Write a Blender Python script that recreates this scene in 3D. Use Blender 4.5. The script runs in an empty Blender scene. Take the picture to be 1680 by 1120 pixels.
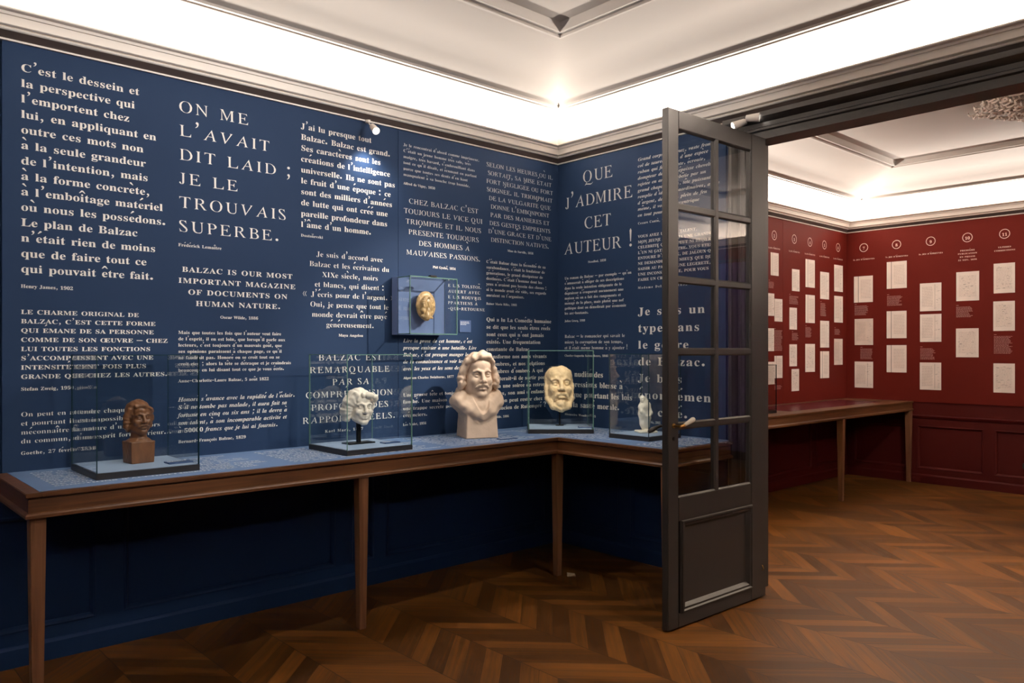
# Exhibition room: blue room of quotations with an L-shaped table of busts, open glazed
# door, and a red room of proof pages beyond.  Units are metres; x runs along the blue
# wall to the right, y towards the blue wall, z up; the camera stands above the origin.
import bpy, bmesh, math, random
import numpy as np
from mathutils import Vector, Matrix

S = bpy.context.scene
C = S.collection
random.seed(7)
R = math.radians

# ------------------------------------------------------------------ camera
cam_d = bpy.data.cameras.new('camera')
cam_d.sensor_fit = 'HORIZONTAL'
cam_d.sensor_width = 36.0
cam_d.lens = 1292.0 * 36.0 / 1680.0
cam_d.shift_y = 15.0 / 1680.0
cam_d.clip_start = 0.05
cam = bpy.data.objects.new('camera', cam_d)
cam.location = (0, 0, 1.45)
cam.rotation_euler = (R(90), 0, R(47.7 - 90))
C.objects.link(cam)
S.camera = cam

# ------------------------------------------------------------------ world, exposure
w = bpy.data.worlds.new('world')
S.world = w
w.use_nodes = True
w.node_tree.nodes['Background'].inputs[0].default_value = (0.02, 0.02, 0.025, 1)
w.node_tree.nodes['Background'].inputs[1].default_value = 0.3
S.view_settings.view_transform = 'Standard'
S.view_settings.look = 'None'
S.view_settings.gamma = 1.0
S.view_settings.use_curve_mapping = False
S.view_settings.exposure = 0.0
S.cycles.use_denoising = True
S.cycles.max_bounces = 10
S.cycles.diffuse_bounces = 5
S.cycles.glossy_bounces = 5
S.cycles.transparent_max_bounces = 24
S.cycles.sample_clamp_indirect = 6.0

# room sizes
YA = 4.22            # blue wall plane (and red wall on the same line)
XB = 4.313           # partition, blue side
XR = 4.41            # partition, red side
XF = 9.17            # far red wall
XW = -1.8            # wall behind the camera, left
YS = -1.6            # wall behind the camera
ZC = 3.40            # flat ceiling
ZW = 2.862           # top of the coloured walls

# ------------------------------------------------------------------ lights
def area(name, loc, size, energy, col, target=None, rot=None, spread=180):
    d = bpy.data.lights.new(name, 'AREA')
    d.shape = 'RECTANGLE'; d.size, d.size_y = size
    d.energy = energy; d.color = col; d.spread = R(spread)
    o = bpy.data.objects.new(name, d); o.location = loc
    if target is not None:
        o.rotation_euler = (Vector(target) - Vector(loc)).to_track_quat('-Z', 'Y').to_euler()
    if rot: o.rotation_euler = rot
    C.objects.link(o); return o

def spot(name, loc, target, energy, col, angle, blend=0.5, radius=0.02):
    d = bpy.data.lights.new(name, 'SPOT')
    d.energy = energy; d.color = col; d.spot_size = R(angle); d.spot_blend = blend
    d.shadow_soft_size = radius
    o = bpy.data.objects.new(name, d); o.location = loc
    o.rotation_euler = (Vector(target) - Vector(loc)).to_track_quat('-Z', 'Y').to_euler()
    C.objects.link(o); return o

LED = (1.0, 0.91, 0.82)
LEDR = (1.0, 0.90, 0.81)
COVE_W = 20.5        # watts per metre of LED strip behind the cornice lip
def cove_lights(tag, x0, y0, x1, y1, wpm, col, zw):
    g, z = 0.052, zw + 0.126
    lx, ly = x1 - x0 - 0.44, y1 - y0 - 0.44
    cx, cy = (x0 + x1) / 2, (y0 + y1) / 2
    for (lx_, loc, out) in ((lx, (cx, y1 - g, z), (0, -1)), (lx, (cx, y0 + g, z), (0, 1)), (ly, (x1 - g, cy, z), (-1, 0)), (ly, (x0 + g, cy, z), (1, 0))):
        d = bpy.data.lights.new('cove_led_' + tag, 'AREA'); d.shape = 'RECTANGLE'
        d.size = lx_; d.size_y = 0.03; d.energy = wpm * lx_; d.color = col
        o = bpy.data.objects.new('cove_led_' + tag, d); o.location = loc
        zd = -Vector((out[0] * 0.10, out[1] * 0.10, 1)).normalized()
        along = Vector((1, 0, 0)) if out[1] else Vector((0, 1, 0))
        o.rotation_euler = Matrix((along, zd.cross(along), zd)).transposed().to_euler(); C.objects.link(o)
cove_lights('blue', XW, YS, XB, YA, COVE_W, LED, ZW)
cove_lights('red', XR, YS, XF, YA, COVE_W * 1.3, LEDR, ZW - .035)
# spotlights clipped under the cornices (the two in view have bodies further down)
spot('spot_on_wall', (2.575, 4.120, 2.745), (2.80, 3.95, 1.2), 22, (1.0, 0.95, 0.88), 120, 0.8, 0.018)
spot('spot_by_door', (4.13, 2.60, 2.80), (3.0, 4.10, 1.66), 330, (1.0, 0.91, 0.80), 36, 0.8, 0.012)
# unseen fill lamps added over the blue room to brighten its walls
FILL = (1.0, 0.95, 0.90)
for x, tx, e in ((2.85, .4, 190), (3.05, 1.3, 150), (3.3, 2.2, 120), (3.7, 3.0, 100), (4.05, 3.8, 98)):
    spot('wall_fill', (x, 1.0, 3.30), (tx, YA, 2.20), e, FILL, 64, 1.0, 0.10)
spot('wall_fill', (1.6, 2.2, 3.30), (XB, 3.3, 2.1), 110, FILL, 58, 1.0, 0.10)
# unseen fill spots added to brighten the exhibits
for lx, tx, ty, tz, e, an in ((0.9, 1.2, 3.95, 1.08, 75, 24), (2.4, 2.37, 3.9, 1.1, 150, 20), (3.7, 3.26, 3.9, 1.25, 130, 22)):
    spot('fill_spot', (lx, 1.2, 3.0), (tx, ty, tz), e, (1.0, 0.92, 0.80), an, 0.7, 0.03)
spot('fill_spot', (3.3, 2.3, 3.2), (3.98, 3.88, 1.15), 190, (1.0, 0.90, 0.72), 20, 0.7, 0.02)
spot('fill_spot', (3.0, 2.2, 3.2), (4.05, 3.17, 1.05), 110, (1.0, 0.95, 0.86), 17, 0.7, 0.02)
for lx, tx, ty, e in ((1.3, 1.35, 3.9, 60), (2.0, 2.05, 3.9, 85), (2.8, 2.85, 3.9, 85), (3.4, 3.6, 3.9, 75)):      # more added fill, unseen, over the tabletop
    spot('fill_spot', (lx, 2.7, 3.28), (tx, ty, .9), e, (1.0, 0.94, 0.86), 27, 0.8, 0.03)
spot('fill_spot', (2.9, 2.9, 3.28), (3.95, 3.15, .9), 75, (1.0, 0.94, 0.86), 24, 0.8, 0.03)
# red room: unseen floods added for the pages, warm fill added for the floor
spot('wall_fill', (6.8, 1.2, 3.25), (XF, 3.2, 1.9), 165, (1.0, 0.90, 0.80), 75, 1.0, 0.10)
spot('wall_fill', (7.4, 1.4, 3.25), (8.2, YA, 2.0), 175, (1.0, 0.90, 0.80), 70, 1.0, 0.10)
spot('fill_spot', (6.6, 1.2, 3.3), (5.4, 2.5, 0.0), 560, (1.0, 0.80, 0.58), 70, 1.0, 0.05)
spot('fill_spot', (3.0, 0.4, 3.3), (4.2, 1.5, 0.0), 170, (1.0, 0.82, 0.62), 75, 1.0, 0.05)

# ------------------------------------------------------------------ materials
def mat(name):
    m = bpy.data.materials.new(name); m.use_nodes = True
    nt = m.node_tree
    return m, nt, nt.nodes, nt.links, nt.nodes['Principled BSDF']

def simple(name, col, rough=0.5, var=0.06, scale=6.0, bump=0.0, bscale=60.0, metallic=0.0, spec=0.5, stretch=(1, 1, 1)):
    m, nt, N, L, b = mat(name)
    tc = N.new('ShaderNodeTexCoord'); mp = N.new('ShaderNodeMapping'); mp.inputs['Scale'].default_value = stretch
    L.new(tc.outputs['Object'], mp.inputs[0])
    nz = N.new('ShaderNodeTexNoise'); nz.inputs['Scale'].default_value = scale; nz.inputs['Detail'].default_value = 5
    L.new(mp.outputs[0], nz.inputs['Vector'])
    rp = N.new('ShaderNodeValToRGB')
    rp.color_ramp.elements[0].position = 0.25; rp.color_ramp.elements[1].position = 0.75
    rp.color_ramp.elements[0].color = tuple(c * (1 - var) for c in col) + (1,)
    rp.color_ramp.elements[1].color = tuple(min(1, c * (1 + var)) for c in col) + (1,)
    L.new(nz.outputs['Fac'], rp.inputs[0]); L.new(rp.outputs[0], b.inputs['Base Color'])
    b.inputs['Roughness'].default_value = rough; b.inputs['Metallic'].default_value = metallic
    b.inputs['Specular IOR Level'].default_value = spec
    if bump:
        n2 = N.new('ShaderNodeTexNoise'); n2.inputs['Scale'].default_value = bscale; n2.inputs['Detail'].default_value = 4
        L.new(mp.outputs[0], n2.inputs['Vector'])
        bp = N.new('ShaderNodeBump'); bp.inputs['Strength'].default_value = bump; bp.inputs['Distance'].default_value = 0.004
        L.new(n2.outputs['Fac'], bp.inputs['Height']); L.new(bp.outputs[0], b.inputs['Normal'])
    return m

def wood(name, axis, dark, light, rough=0.38, g=1.0):
    m, nt, N, L, b = mat(name)
    tc = N.new('ShaderNodeTexCoord'); mp = N.new('ShaderNodeMapping')
    sc = [45.0 * g, 45.0 * g, 45.0 * g]; sc[axis] = 2.2
    mp.inputs['Scale'].default_value = sc
    L.new(tc.outputs['Object'], mp.inputs[0])
    nz = N.new('ShaderNodeTexNoise'); nz.inputs['Scale'].default_value = 1.0; nz.inputs['Detail'].default_value = 6
    nz.inputs['Distortion'].default_value = 0.6
    L.new(mp.outputs[0], nz.inputs['Vector'])
    rp = N.new('ShaderNodeValToRGB')
    rp.color_ramp.elements[0].position = 0.3; rp.color_ramp.elements[1].position = 0.72
    rp.color_ramp.elements[0].color = dark + (1,); rp.color_ramp.elements[1].color = light + (1,)
    L.new(nz.outputs['Fac'], rp.inputs[0]); L.new(rp.outputs[0], b.inputs['Base Color'])
    b.inputs['Roughness'].default_value = rough
    return m

def glass(name, tint, refl=1.0):
    m, nt, N, L, b = mat(name)
    N.remove(b)
    out = N['Material Output']
    t = N.new('ShaderNodeBsdfTransparent'); t.inputs[0].default_value = tint + (1,)
    g = N.new('ShaderNodeBsdfGlossy'); g.inputs['Roughness'].default_value = 0.0
    g.inputs['Color'].default_value = (refl, refl, refl, 1)
    f = N.new('ShaderNodeFresnel'); f.inputs['IOR'].default_value = 1.5
    # thin slab: same reflectance from either face
    geo = N.new('ShaderNodeNewGeometry')
    ior = N.new('ShaderNodeMix'); ior.data_type = 'FLOAT'
    ior.inputs[2].default_value = 1.5; ior.inputs[3].default_value = 1 / 1.5
    L.new(geo.outputs['Backfacing'], ior.inputs[0]); L.new(ior.outputs[0], f.inputs['IOR'])
    mx = N.new('ShaderNodeMixShader')
    L.new(f.outputs[0], mx.inputs[0]); L.new(t.outputs[0], mx.inputs[1]); L.new(g.outputs[0], mx.inputs[2])
    L.new(mx.outputs[0], out.inputs['Surface'])
    return m

def chevron():
    m, nt, N, L, b = mat('chevron_parquet')
    def M(op, a, c=None, clamp=False):
        n = N.new('ShaderNodeMath'); n.operation = op; n.use_clamp = clamp
        for i, v in enumerate((a, c)):
            if v is None: continue
            if isinstance(v, (int, float)): n.inputs[i].default_value = v
            else: L.new(v, n.inputs[i])
        return n.outputs[0]
    W, PW = 0.352, 0.122
    tc = N.new('ShaderNodeTexCoord'); sp = N.new('ShaderNodeSeparateXYZ'); L.new(tc.outputs['Object'], sp.inputs[0])
    x, y = sp.outputs[0], sp.outputs[1]
    xs = M('DIVIDE', M('SUBTRACT', x, 2.85), W)
    col = M('FLOOR', xs)
    par = M('SUBTRACT', col, M('MULTIPLY', M('FLOOR', M('DIVIDE', col, 2.0)), 2.0))     # 0 / 1
    fx = M('FRACT', xs)
    tri = M('MULTIPLY', M('ABSOLUTE', M('SUBTRACT', M('ADD', fx, par), 1.0)), W)
    s = M('ADD', y, tri)
    pi = M('DIVIDE', s, PW)
    pk = M('FLOOR', pi); fp = M('FRACT', pi)
    sg = M('SUBTRACT', M('MULTIPLY', par, 2.0), 1.0)
    t = M('SUBTRACT', y, M('MULTIPLY', sg, x))
    cv = N.new('ShaderNodeCombineXYZ'); L.new(col, cv.inputs[0]); L.new(pk, cv.inputs[1])
    wn = N.new('ShaderNodeTexWhiteNoise'); wn.noise_dimensions = '2D'; L.new(cv.outputs[0], wn.inputs['Vector'])
    gv = N.new('ShaderNodeCombineXYZ')
    L.new(M('MULTIPLY', t, 1.6), gv.inputs[0]); L.new(M('MULTIPLY', s, 38.0), gv.inputs[1]); L.new(M('MULTIPLY', wn.outputs['Value'], 37.0), gv.inputs[2])
    gn = N.new('ShaderNodeTexNoise'); gn.inputs['Scale'].default_value = 1.0; gn.inputs['Detail'].default_value = 6; gn.inputs['Roughness'].default_value = 0.65
    L.new(gv.outputs[0], gn.inputs['Vector'])
    f = M('ADD', M('MULTIPLY', wn.outputs['Value'], 0.36), M('MULTIPLY', gn.outputs['Fac'], 0.85))
    rp = N.new('ShaderNodeValToRGB'); e = rp.color_ramp.elements
    e[0].position = 0.18; e[0].color = (0.022, 0.0095, 0.004, 1)
    e[1].position = 0.95; e[1].color = (0.22, 0.098, 0.036, 1)
    k = e.new(0.55); k.color = (0.074, 0.033, 0.0125, 1)
    L.new(f, rp.inputs[0])
    # worn, dusty patches
    big = N.new('ShaderNodeTexNoise'); big.inputs['Scale'].default_value = 1.3; big.inputs['Detail'].default_value = 3
    L.new(tc.outputs['Object'], big.inputs['Vector'])
    hs = N.new('ShaderNodeHueSaturation'); hs.inputs['Saturation'].default_value = 1.12
    L.new(rp.outputs[0], hs.inputs['Color'])
    L.new(M('ADD', M('MULTIPLY', big.outputs['Fac'], 0.5), 0.75), hs.inputs['Value'])
    gap = M('MULTIPLY', M('GREATER_THAN', fp, 0.022), M('GREATER_THAN', M('ABSOLUTE', M('SUBTRACT', fx, 0.5)), -1))
    ed = M('LESS_THAN', M('ABSOLUTE', M('SUBTRACT', fx, 0.5)), 0.494)
    mask = M('MULTIPLY', gap, ed)
    mx = N.new('ShaderNodeMix'); mx.data_type = 'RGBA'
    mx.inputs[6].default_value = (0.022, 0.010, 0.006, 1)
    L.new(mask, mx.inputs[0]); L.new(hs.outputs[0], mx.inputs[7])
    L.new(mx.outputs[2], b.inputs['Base Color'])
    L.new(M('ADD', M('MULTIPLY', gn.outputs['Fac'], 0.25), 0.30), b.inputs['Roughness'])
    b.inputs['Specular IOR Level'].default_value = 0.28
    bp = N.new('ShaderNodeBump'); bp.inputs['Strength'].default_value = 0.25; bp.inputs['Distance'].default_value = 0.003
    L.new(M('ADD', M('MULTIPLY', gn.outputs['Fac'], 0.25), mask), bp.inputs['Height']); L.new(bp.outputs[0], b.inputs['Normal'])
    return m

BLUE = simple('blue_wall_paint', (0.007, 0.021, 0.066), 0.6, 0.05, 2.0, 0.05, 200, spec=0.12)
BLUEP = simple('blue_printed_panel', (0.0152, 0.0335, 0.080), 0.65, 0.03, 1.5, spec=0.10)
BLUET = simple('blue_table_inlay', (0.105, 0.175, 0.325), 0.50, 0.04, 3.0, spec=0.3)
DECK = simple('pale_blue_deck', (0.28, 0.37, 0.52), 0.55, 0.04, 3.0, spec=0.3)
BLOCKB = simple('blue_backing_board', (0.105, 0.155, 0.300), 0.6, 0.04, 3.0, spec=0.2)
BLUECARD = simple('blue_caption_card', (0.040, 0.080, 0.190), 0.5, 0.03, 3.0)
RED = simple('red_wall_paint', (0.058, 0.0055, 0.0042), 0.55, 0.05, 2.0, 0.05, 200, spec=0.15)
REDP = simple('red_printed_panel', (0.098, 0.0084, 0.0052), 0.65, 0.03, 1.5, spec=0.10)
BROWN = simple('dark_brown_grey_paint', (0.024, 0.0205, 0.0192), 0.42, 0.08, 5.0, 0.08, 90)
BROWNL = simple('brown_moulding_paint', (0.060, 0.044, 0.040), 0.45, 0.08, 5.0)
PLASTERC = simple('cream_plaster', (0.88, 0.81, 0.74), 0.6, 0.03, 3.0, 0.05, 80)
CEIL = simple('ceiling_white', (0.50, 0.448, 0.402), 0.7, 0.03, 1.5, 0.06, 40)
TEXT = simple('cream_lettering', (0.76, 0.72, 0.66), 0.5, 0.02, 3.0)
TEXTD = simple('pale_lettering', (0.88, 0.88, 0.88), 0.5, 0.02, 3.0)
PAPER = simple('aged_paper', (0.86, 0.76, 0.68), 0.6, 0.05, 9.0)
PAPERD = simple('yellowed_paper', (0.72, 0.60, 0.52), 0.6, 0.08, 9.0)
INK = simple('faded_ink', (0.43, 0.35, 0.30), 0.6, 0.1, 20.0)
INKSHADE = simple('pen_ink_gutter_shade', (0.22, 0.18, 0.16), 0.6, 0.1, 20.0)
FLOOR = chevron()
WX = wood('walnut_along_x', 0, (0.046, 0.017, 0.006), (0.135, 0.054, 0.019))
WY = wood('walnut_along_y', 1, (0.046, 0.017, 0.006), (0.135, 0.054, 0.019))
WZ = wood('walnut_upright', 2, (0.120, 0.052, 0.024), (0.240, 0.112, 0.055))
GLASS = glass('clear_glass', (0.982, 0.994, 0.990))
GLASSD = glass('door_glass', (0.97, 0.975, 0.97))
EDGE = simple('green_glass_edge', (0.11, 0.21, 0.175), 0.2, 0.1, 8.0)
EDGED = simple('dark_glass_edge', (0.010, 0.030, 0.040), 0.15, 0.1, 8.0)
BLACK = simple('black_plinth', (0.012, 0.011, 0.012), 0.4, 0.1, 8.0)
IRON = simple('black_metal_stand', (0.014, 0.012, 0.010), 0.35, 0.1, 20.0, metallic=0.6)
BRASS = simple('brass', (0.55, 0.33, 0.10), 0.3, 0.1, 20.0, metallic=1.0)
PORC = simple('white_porcelain', (0.75, 0.70, 0.62), 0.15, 0.03, 10.0)
LAMPW = simple('white_lamp_housing', (0.72, 0.66, 0.60), 0.4, 0.03, 10.0)
SC_WOOD = simple('carved_wood', (0.165, 0.068, 0.028), 0.42, 0.35, 30.0, 0.35, 60, stretch=(1, 1, .35))
SC_WHITE = simple('white_plaster_cast', (0.74, 0.67, 0.58), 0.65, 0.08, 18.0, 0.35, 55)
SC_CREAM = simple('pinkish_plaster', (0.60, 0.45, 0.335), 0.65, 0.10, 14.0, 0.25, 60)
SC_GOLD = simple('yellowed_plaster', (0.86, 0.61, 0.36), 0.6, 0.22, 26.0, 0.6, 45)
SC_BRONZE = simple('gilded_terracotta', (0.46, 0.30, 0.14), 0.34, 0.45, 30.0, 0.5, 60)
SC_IVORY = simple('ivory_plaster', (0.80, 0.74, 0.62), 0.55, 0.05, 30.0, 0.2, 80)
ROSE = simple('ceiling_rose_plaster', (0.70, 0.60, 0.53), 0.6, 0.05, 10.0)
DGREEN = simple('dark_green_box', (0.010, 0.030, 0.022), 0.4, 0.1, 10.0)
PURPLE = simple('purple_curtain', (0.20, 0.11, 0.36), 0.8, 0.12, 5.0)

def emit(name, col, e):
    m, nt, N, L, b = mat(name)
    b.inputs['Emission Color'].default_value = col + (1,); b.inputs['Emission Strength'].default_value = e
    b.inputs['Base Color'].default_value = (0.8, 0.8, 0.8, 1)
    return m
BULB = emit('lit_lamp_lens', (1.0, 0.93, 0.82), 14.0)

# ------------------------------------------------------------------ mesh building
class MB:
    def __init__(s): s.v = []; s.f = []; s.m = []
    def add(s, vs, fs, mi=0):
        b = len(s.v); s.v += [tuple(v) for v in vs]
        s.f += [tuple(i + b for i in f) for f in fs]; s.m += [mi] * len(fs)
    def box(s, x0, y0, z0, x1, y1, z1, mi=0, M=None):
        vs = [(x, y, z) for z in (z0, z1) for y in (y0, y1) for x in (x0, x1)]
        if M: vs = [tuple(M @ Vector(v)) for v in vs]
        s.add(vs, [(0, 2, 3, 1), (4, 5, 7, 6), (0, 1, 5, 4), (2, 6, 7, 3), (0, 4, 6, 2), (1, 3, 7, 5)], mi)
    def taper(s, cx, cy, z0, z1, h0, h1, mi=0):
        vs = [(cx + sx * h, cy + sy * h, z) for z, h in ((z0, h0), (z1, h1)) for sy in (-1, 1) for sx in (-1, 1)]
        s.add(vs, [(0, 2, 3, 1), (4, 5, 7, 6), (0, 1, 5, 4), (2, 6, 7, 3), (0, 4, 6, 2), (1, 3, 7, 5)], mi)
    def prism(s, prof, a, b, U, V, mi=0):
        """closed profile [(u,v)] swept from point a to b"""
        a, b, U, V = map(Vector, (a, b, U, V)); n = len(prof)
        vs = [a + U * u + V * v for u, v in prof] + [b + U * u + V * v for u, v in prof]
        fs = [(i, (i + 1) % n, n + (i + 1) % n, n + i) for i in range(n)] + [tuple(range(n))[::-1], tuple(range(n, 2 * n))]
        s.add(vs, fs, mi)
    def lathe(s, prof, n=24, M=None, mi=0):
        vs = []; fs = []
        for r, z in prof:
            for i in range(n):
                a = 2 * math.pi * i / n; vs.append(Vector((r * math.cos(a), r * math.sin(a), z)))
        if M: vs = [M @ v for v in vs]
        for j in range(len(prof) - 1):
            for i in range(n):
                k = (i + 1) % n; fs.append((j * n + i, j * n + k, (j + 1) * n + k, (j + 1) * n + i))
        fs.append(tuple(range(n))[::-1]); fs.append(tuple((len(prof) - 1) * n + i for i in range(n)))
        s.add(vs, fs, mi)
    def tube(s, pts, rad, n=10, mi=0):
        pts = [Vector(p) for p in pts]; vs = []; fs = []
        if not isinstance(rad, (list, tuple)): rad = [rad] * len(pts)
        for i, p in enumerate(pts):
            d = (pts[min(i + 1, len(pts) - 1)] - pts[max(i - 1, 0)]).normalized()
            u = d.cross(Vector((0, 0, 1))); u = d.cross(Vector((1, 0, 0))) if u.length < 1e-3 else u
            u.normalize(); v = d.cross(u)
            for k in range(n):
                a = 2 * math.pi * k / n; vs.append(p + (u * math.cos(a) + v * math.sin(a)) * rad[i])
        for j in range(len(pts) - 1):
            for k in range(n):
                q = (k + 1) % n; fs.append((j * n + k, j * n + q, (j + 1) * n + q, (j + 1) * n + k))
        fs.append(tuple(range(n))[::-1]); fs.append(tuple((len(pts) - 1) * n + k for k in range(n)))
        s.add(vs, fs, mi)
    def build(s, name, mats, parent=None, smooth=False, bevel=0.0, angle=35):
        me = bpy.data.meshes.new(name); me.from_pydata(s.v, [], s.f)
        if not isinstance(mats, (list, tuple)): mats = [mats]
        for m in mats: me.materials.append(m)
        me.polygons.foreach_set('material_index', s.m)
        bm = bmesh.new(); bm.from_mesh(me)
        bmesh.ops.recalc_face_normals(bm, faces=bm.faces)
        if bevel:
            bmesh.ops.bevel(bm, geom=[e for e in bm.edges if e.is_manifold and e.calc_face_angle(0) > 0.5], offset=bevel, segments=2, affect='EDGES', clamp_overlap=True)
        bm.to_mesh(me); bm.free()
        if smooth:
            me.polygons.foreach_set('use_smooth', [True] * len(me.polygons))
            if smooth == 'auto': me.set_sharp_from_angle(angle=R(angle))
        me.update()
        o = bpy.data.objects.new(name, me); C.objects.link(o)
        if parent: o.parent = parent
        return o

def tag(o, label, cat, group=None):
    o['label'] = label; o['category'] = cat
    if group: o['group'] = group
    return o
def thing(name, label, cat, loc=(0, 0, 0), rz=0.0, group=None):
    o = bpy.data.objects.new(name, None); o.empty_display_size = 0.1
    o.location = loc; o.rotation_euler = (0, 0, rz); C.objects.link(o)
    return tag(o, label, cat, group)
def struct(o, label=None, cat=None):
    o['kind'] = 'structure'
    if label: o['label'] = label
    if cat: o['category'] = cat
    return o
def dup(root, loc, rz, label):
    r = root.copy(); C.objects.link(r); r.location = loc; r.rotation_euler = (0, 0, rz); r['label'] = label
    for ch in list(root.children):
        c = ch.copy(); C.objects.link(c); c.parent = r
        for g in list(ch.children):
            d = g.copy(); C.objects.link(d); d.parent = c
    return r

# ================================================================== the setting
# floor
mb = MB(); mb.box(XW - .2, YS - .2, -0.06, XF + .2, YA + .2, 0.0)
struct(mb.build('floor', FLOOR), 'brown chevron parquet floor running through both rooms', 'floor')

def wainscot(mb, axis, pos, sgn, spans, a0, a1, rail=0.80):
    """baseboard, chair rail and raised frames round recessed panels on a wall;
    axis 'y' = wall plane y=pos, 'x' = wall plane x=pos; sgn = direction into the room"""
    def B(u0, z0, u1, z1, t):
        if axis == 'y': mb.box(u0, min(pos, pos + sgn * t), z0, u1, max(pos, pos + sgn * t), z1)
        else: mb.box(min(pos, pos + sgn * t), u0, z0, max(pos, pos + sgn * t), u1, z1)
    def P(prof, ua, ub, z):
        if axis == 'y': mb.prism(prof, (ua, pos, z), (ub, pos, z), (0, sgn, 0), (0, 0, 1))
        else: mb.prism(prof, (pos, ua, z), (pos, ub, z), (sgn, 0, 0), (0, 0, 1))
    def PV(prof, u, za, zb, d):
        if axis == 'y': mb.prism(prof, (u, pos, za), (u, pos, zb), (0, sgn, 0), (d, 0, 0))
        else: mb.prism(prof, (pos, u, za), (pos, u, zb), (sgn, 0, 0), (0, d, 0))
    zb, zt = 0.155, rail - 0.09
    P([(0, 0), (.030, 0), (.030, .082), (.022, .094), (.014, .098), (0, .098)], a0, a1, 0)      # baseboard
    P([(0, 0), (.016, .004), (.028, .022), (.034, .036), (.026, .042), (0, .045)], a0, a1, rail - .02)  # chair rail
    edges = [a0] + [v for s_ in spans for v in s_] + [a1]
    for i in range(0, len(edges), 2): B(edges[i], .098, edges[i + 1], rail - .02, .016)        # stiles
    for (u0, u1) in spans:
        B(u0, .098, u1, zb, .016); B(u0, zt, u1, rail - .02, .016)                              # rails
        f = [(0, 0), (.016, 0), (.020, .006), (.016, .016), (.006, .024), (0, .026)]
        P(f, u0, u1, zb); P([(a, -b) for a, b in f], u0, u1, zt)
        PV(f, u0, zb, zt, 1); PV(f, u1, zb, zt, -1)

# blue wall behind the table
mb = MB(); mb.box(XW - .2, YA, 0, XB + .05, YA + .2, 3.6)
struct(mb.build('wall_left', BLUE), 'dark blue wall behind the display table', 'wall')
mb = MB()
wainscot(mb, 'y', YA, -1, [(-1.4, -.3), (-.2, .55), (.62, 1.085), (1.21, 2.395), (2.495, 2.665), (2.75, 4.16)], XW, XB, .78)
struct(mb.build('baseboard_left', BLUE), 'dark blue panelled wainscot and skirting under the display table', 'wainscot')
mb = MB()
for a, b in ((0.695, 2.845), (2.848, XB - .001)): mb.box(a, YA - .012, 0.893, b, YA, ZW)
struct(mb.build('trim_1', BLUEP), 'smooth blue boards carrying the printed quotations', 'wall panel')
# partition with the doorway: blue side, red side, opening from YO0 to YO1
YO0, YO1, ZO = 0.62, 2.530, 2.712
mb = MB()
for (x0, x1, mi) in ((XB, XB + .05, 0), (XB + .05, XR, 1)):
    mb.box(x0, YO1 + .02, 0, x1, YA + .2, 3.6, mi); mb.box(x0, YS - .2, 0, x1, YO0 - .02, 3.6, mi)
    mb.box(x0, YO0 - .02, ZO + .02, x1, YO1 + .02, 3.6, mi)
struct(mb.build('wall_right', [BLUE, RED]), 'blue end wall with the tall doorway to the red room', 'wall')
mb = MB(); wainscot(mb, 'x', XB, -1, [(2.85, 3.5), (3.6, 4.15)], 2.74, YA - .03, .78)
struct(mb.build('baseboard_right', BLUE), 'dark blue wainscot under the short arm of the table', 'wainscot')
mb = MB(); mb.box(XB - .010, 2.742, 0.893, XB, YA - .012, ZW)
struct(mb.build('trim_2', BLUEP), 'smooth blue board with quotations between corner and door', 'wall panel')
# door casing and lining
mb = MB()
mb.box(XB - .002, YO0 - .02, 0, XR + .002, YO0, ZO); mb.box(XB - .002, YO1, 0, XR + .002, YO1 + .02, ZO)
mb.box(XB - .002, YO0 - .02, ZO, XR + .002, YO1 + .02, ZO + .02)
cas = [(0, 0), (.030, 0), (.030, .050), (.046, .058), (.046, .085), (.036, .093), (.036, .110), (.060, .120), (.075, .132), (.075, .150), (.055, .158), (.03, .185), (0, .185)]
mb.prism(cas, (XB, YO1, 0), (XB, YO1, ZW), (-1, 0, 0), (0, 1, 0))
mb.prism(cas, (XB, YO0, 0), (XB, YO0, ZW), (-1, 0, 0), (0, -1, 0))
hd = [(0, 0), (.040, 0), (.040, .045), (.056, .052), (.056, .066), (.048, .072), (.048, .098), (.070, .106), (.092, .122), (.092, .150), (0, .150)]
mb.prism(hd, (XB, YO0 - .185, ZO), (XB, YO1 + .185, ZO), (-1, 0, 0), (0, 0, 1))
for sg, y in ((1, YO1), (-1, YO0)):
    mb.box(XR, min(y, y + sg * .16), 0, XR + .03, max(y, y + sg * .16), ZO + .14)
mb.box(XR, YO0 - .16, ZO, XR + .03, YO1 + .16, ZO + .14)
struct(mb.build('trim_3', BROWN, smooth='auto', angle=30), 'dark brown stepped door casing under the cornice', 'door casing')
# walls behind the camera
mb = MB(); mb.box(XW - .2, YS - .2, 0, XB, YS, 3.6)
wainscot(mb, 'y', YS, 1, [(-1.6, -.2), (0, 1.4), (1.6, 3.0), (3.2, 4.2)], XW, XB, .90)
struct(mb.build('wall_back', BLUE), 'blue wall behind the viewer', 'wall')
mb = MB(); mb.box(XW - .2, YS, 0, XW, YA, 3.6)
wainscot(mb, 'x', XW, 1, [(-1.4, 0), (.2, 1.6), (1.8, 4.0)], YS, YA, .90)
struct(mb.build('wall_near', BLUE), 'blue wall at the near end of the room', 'wall')
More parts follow.
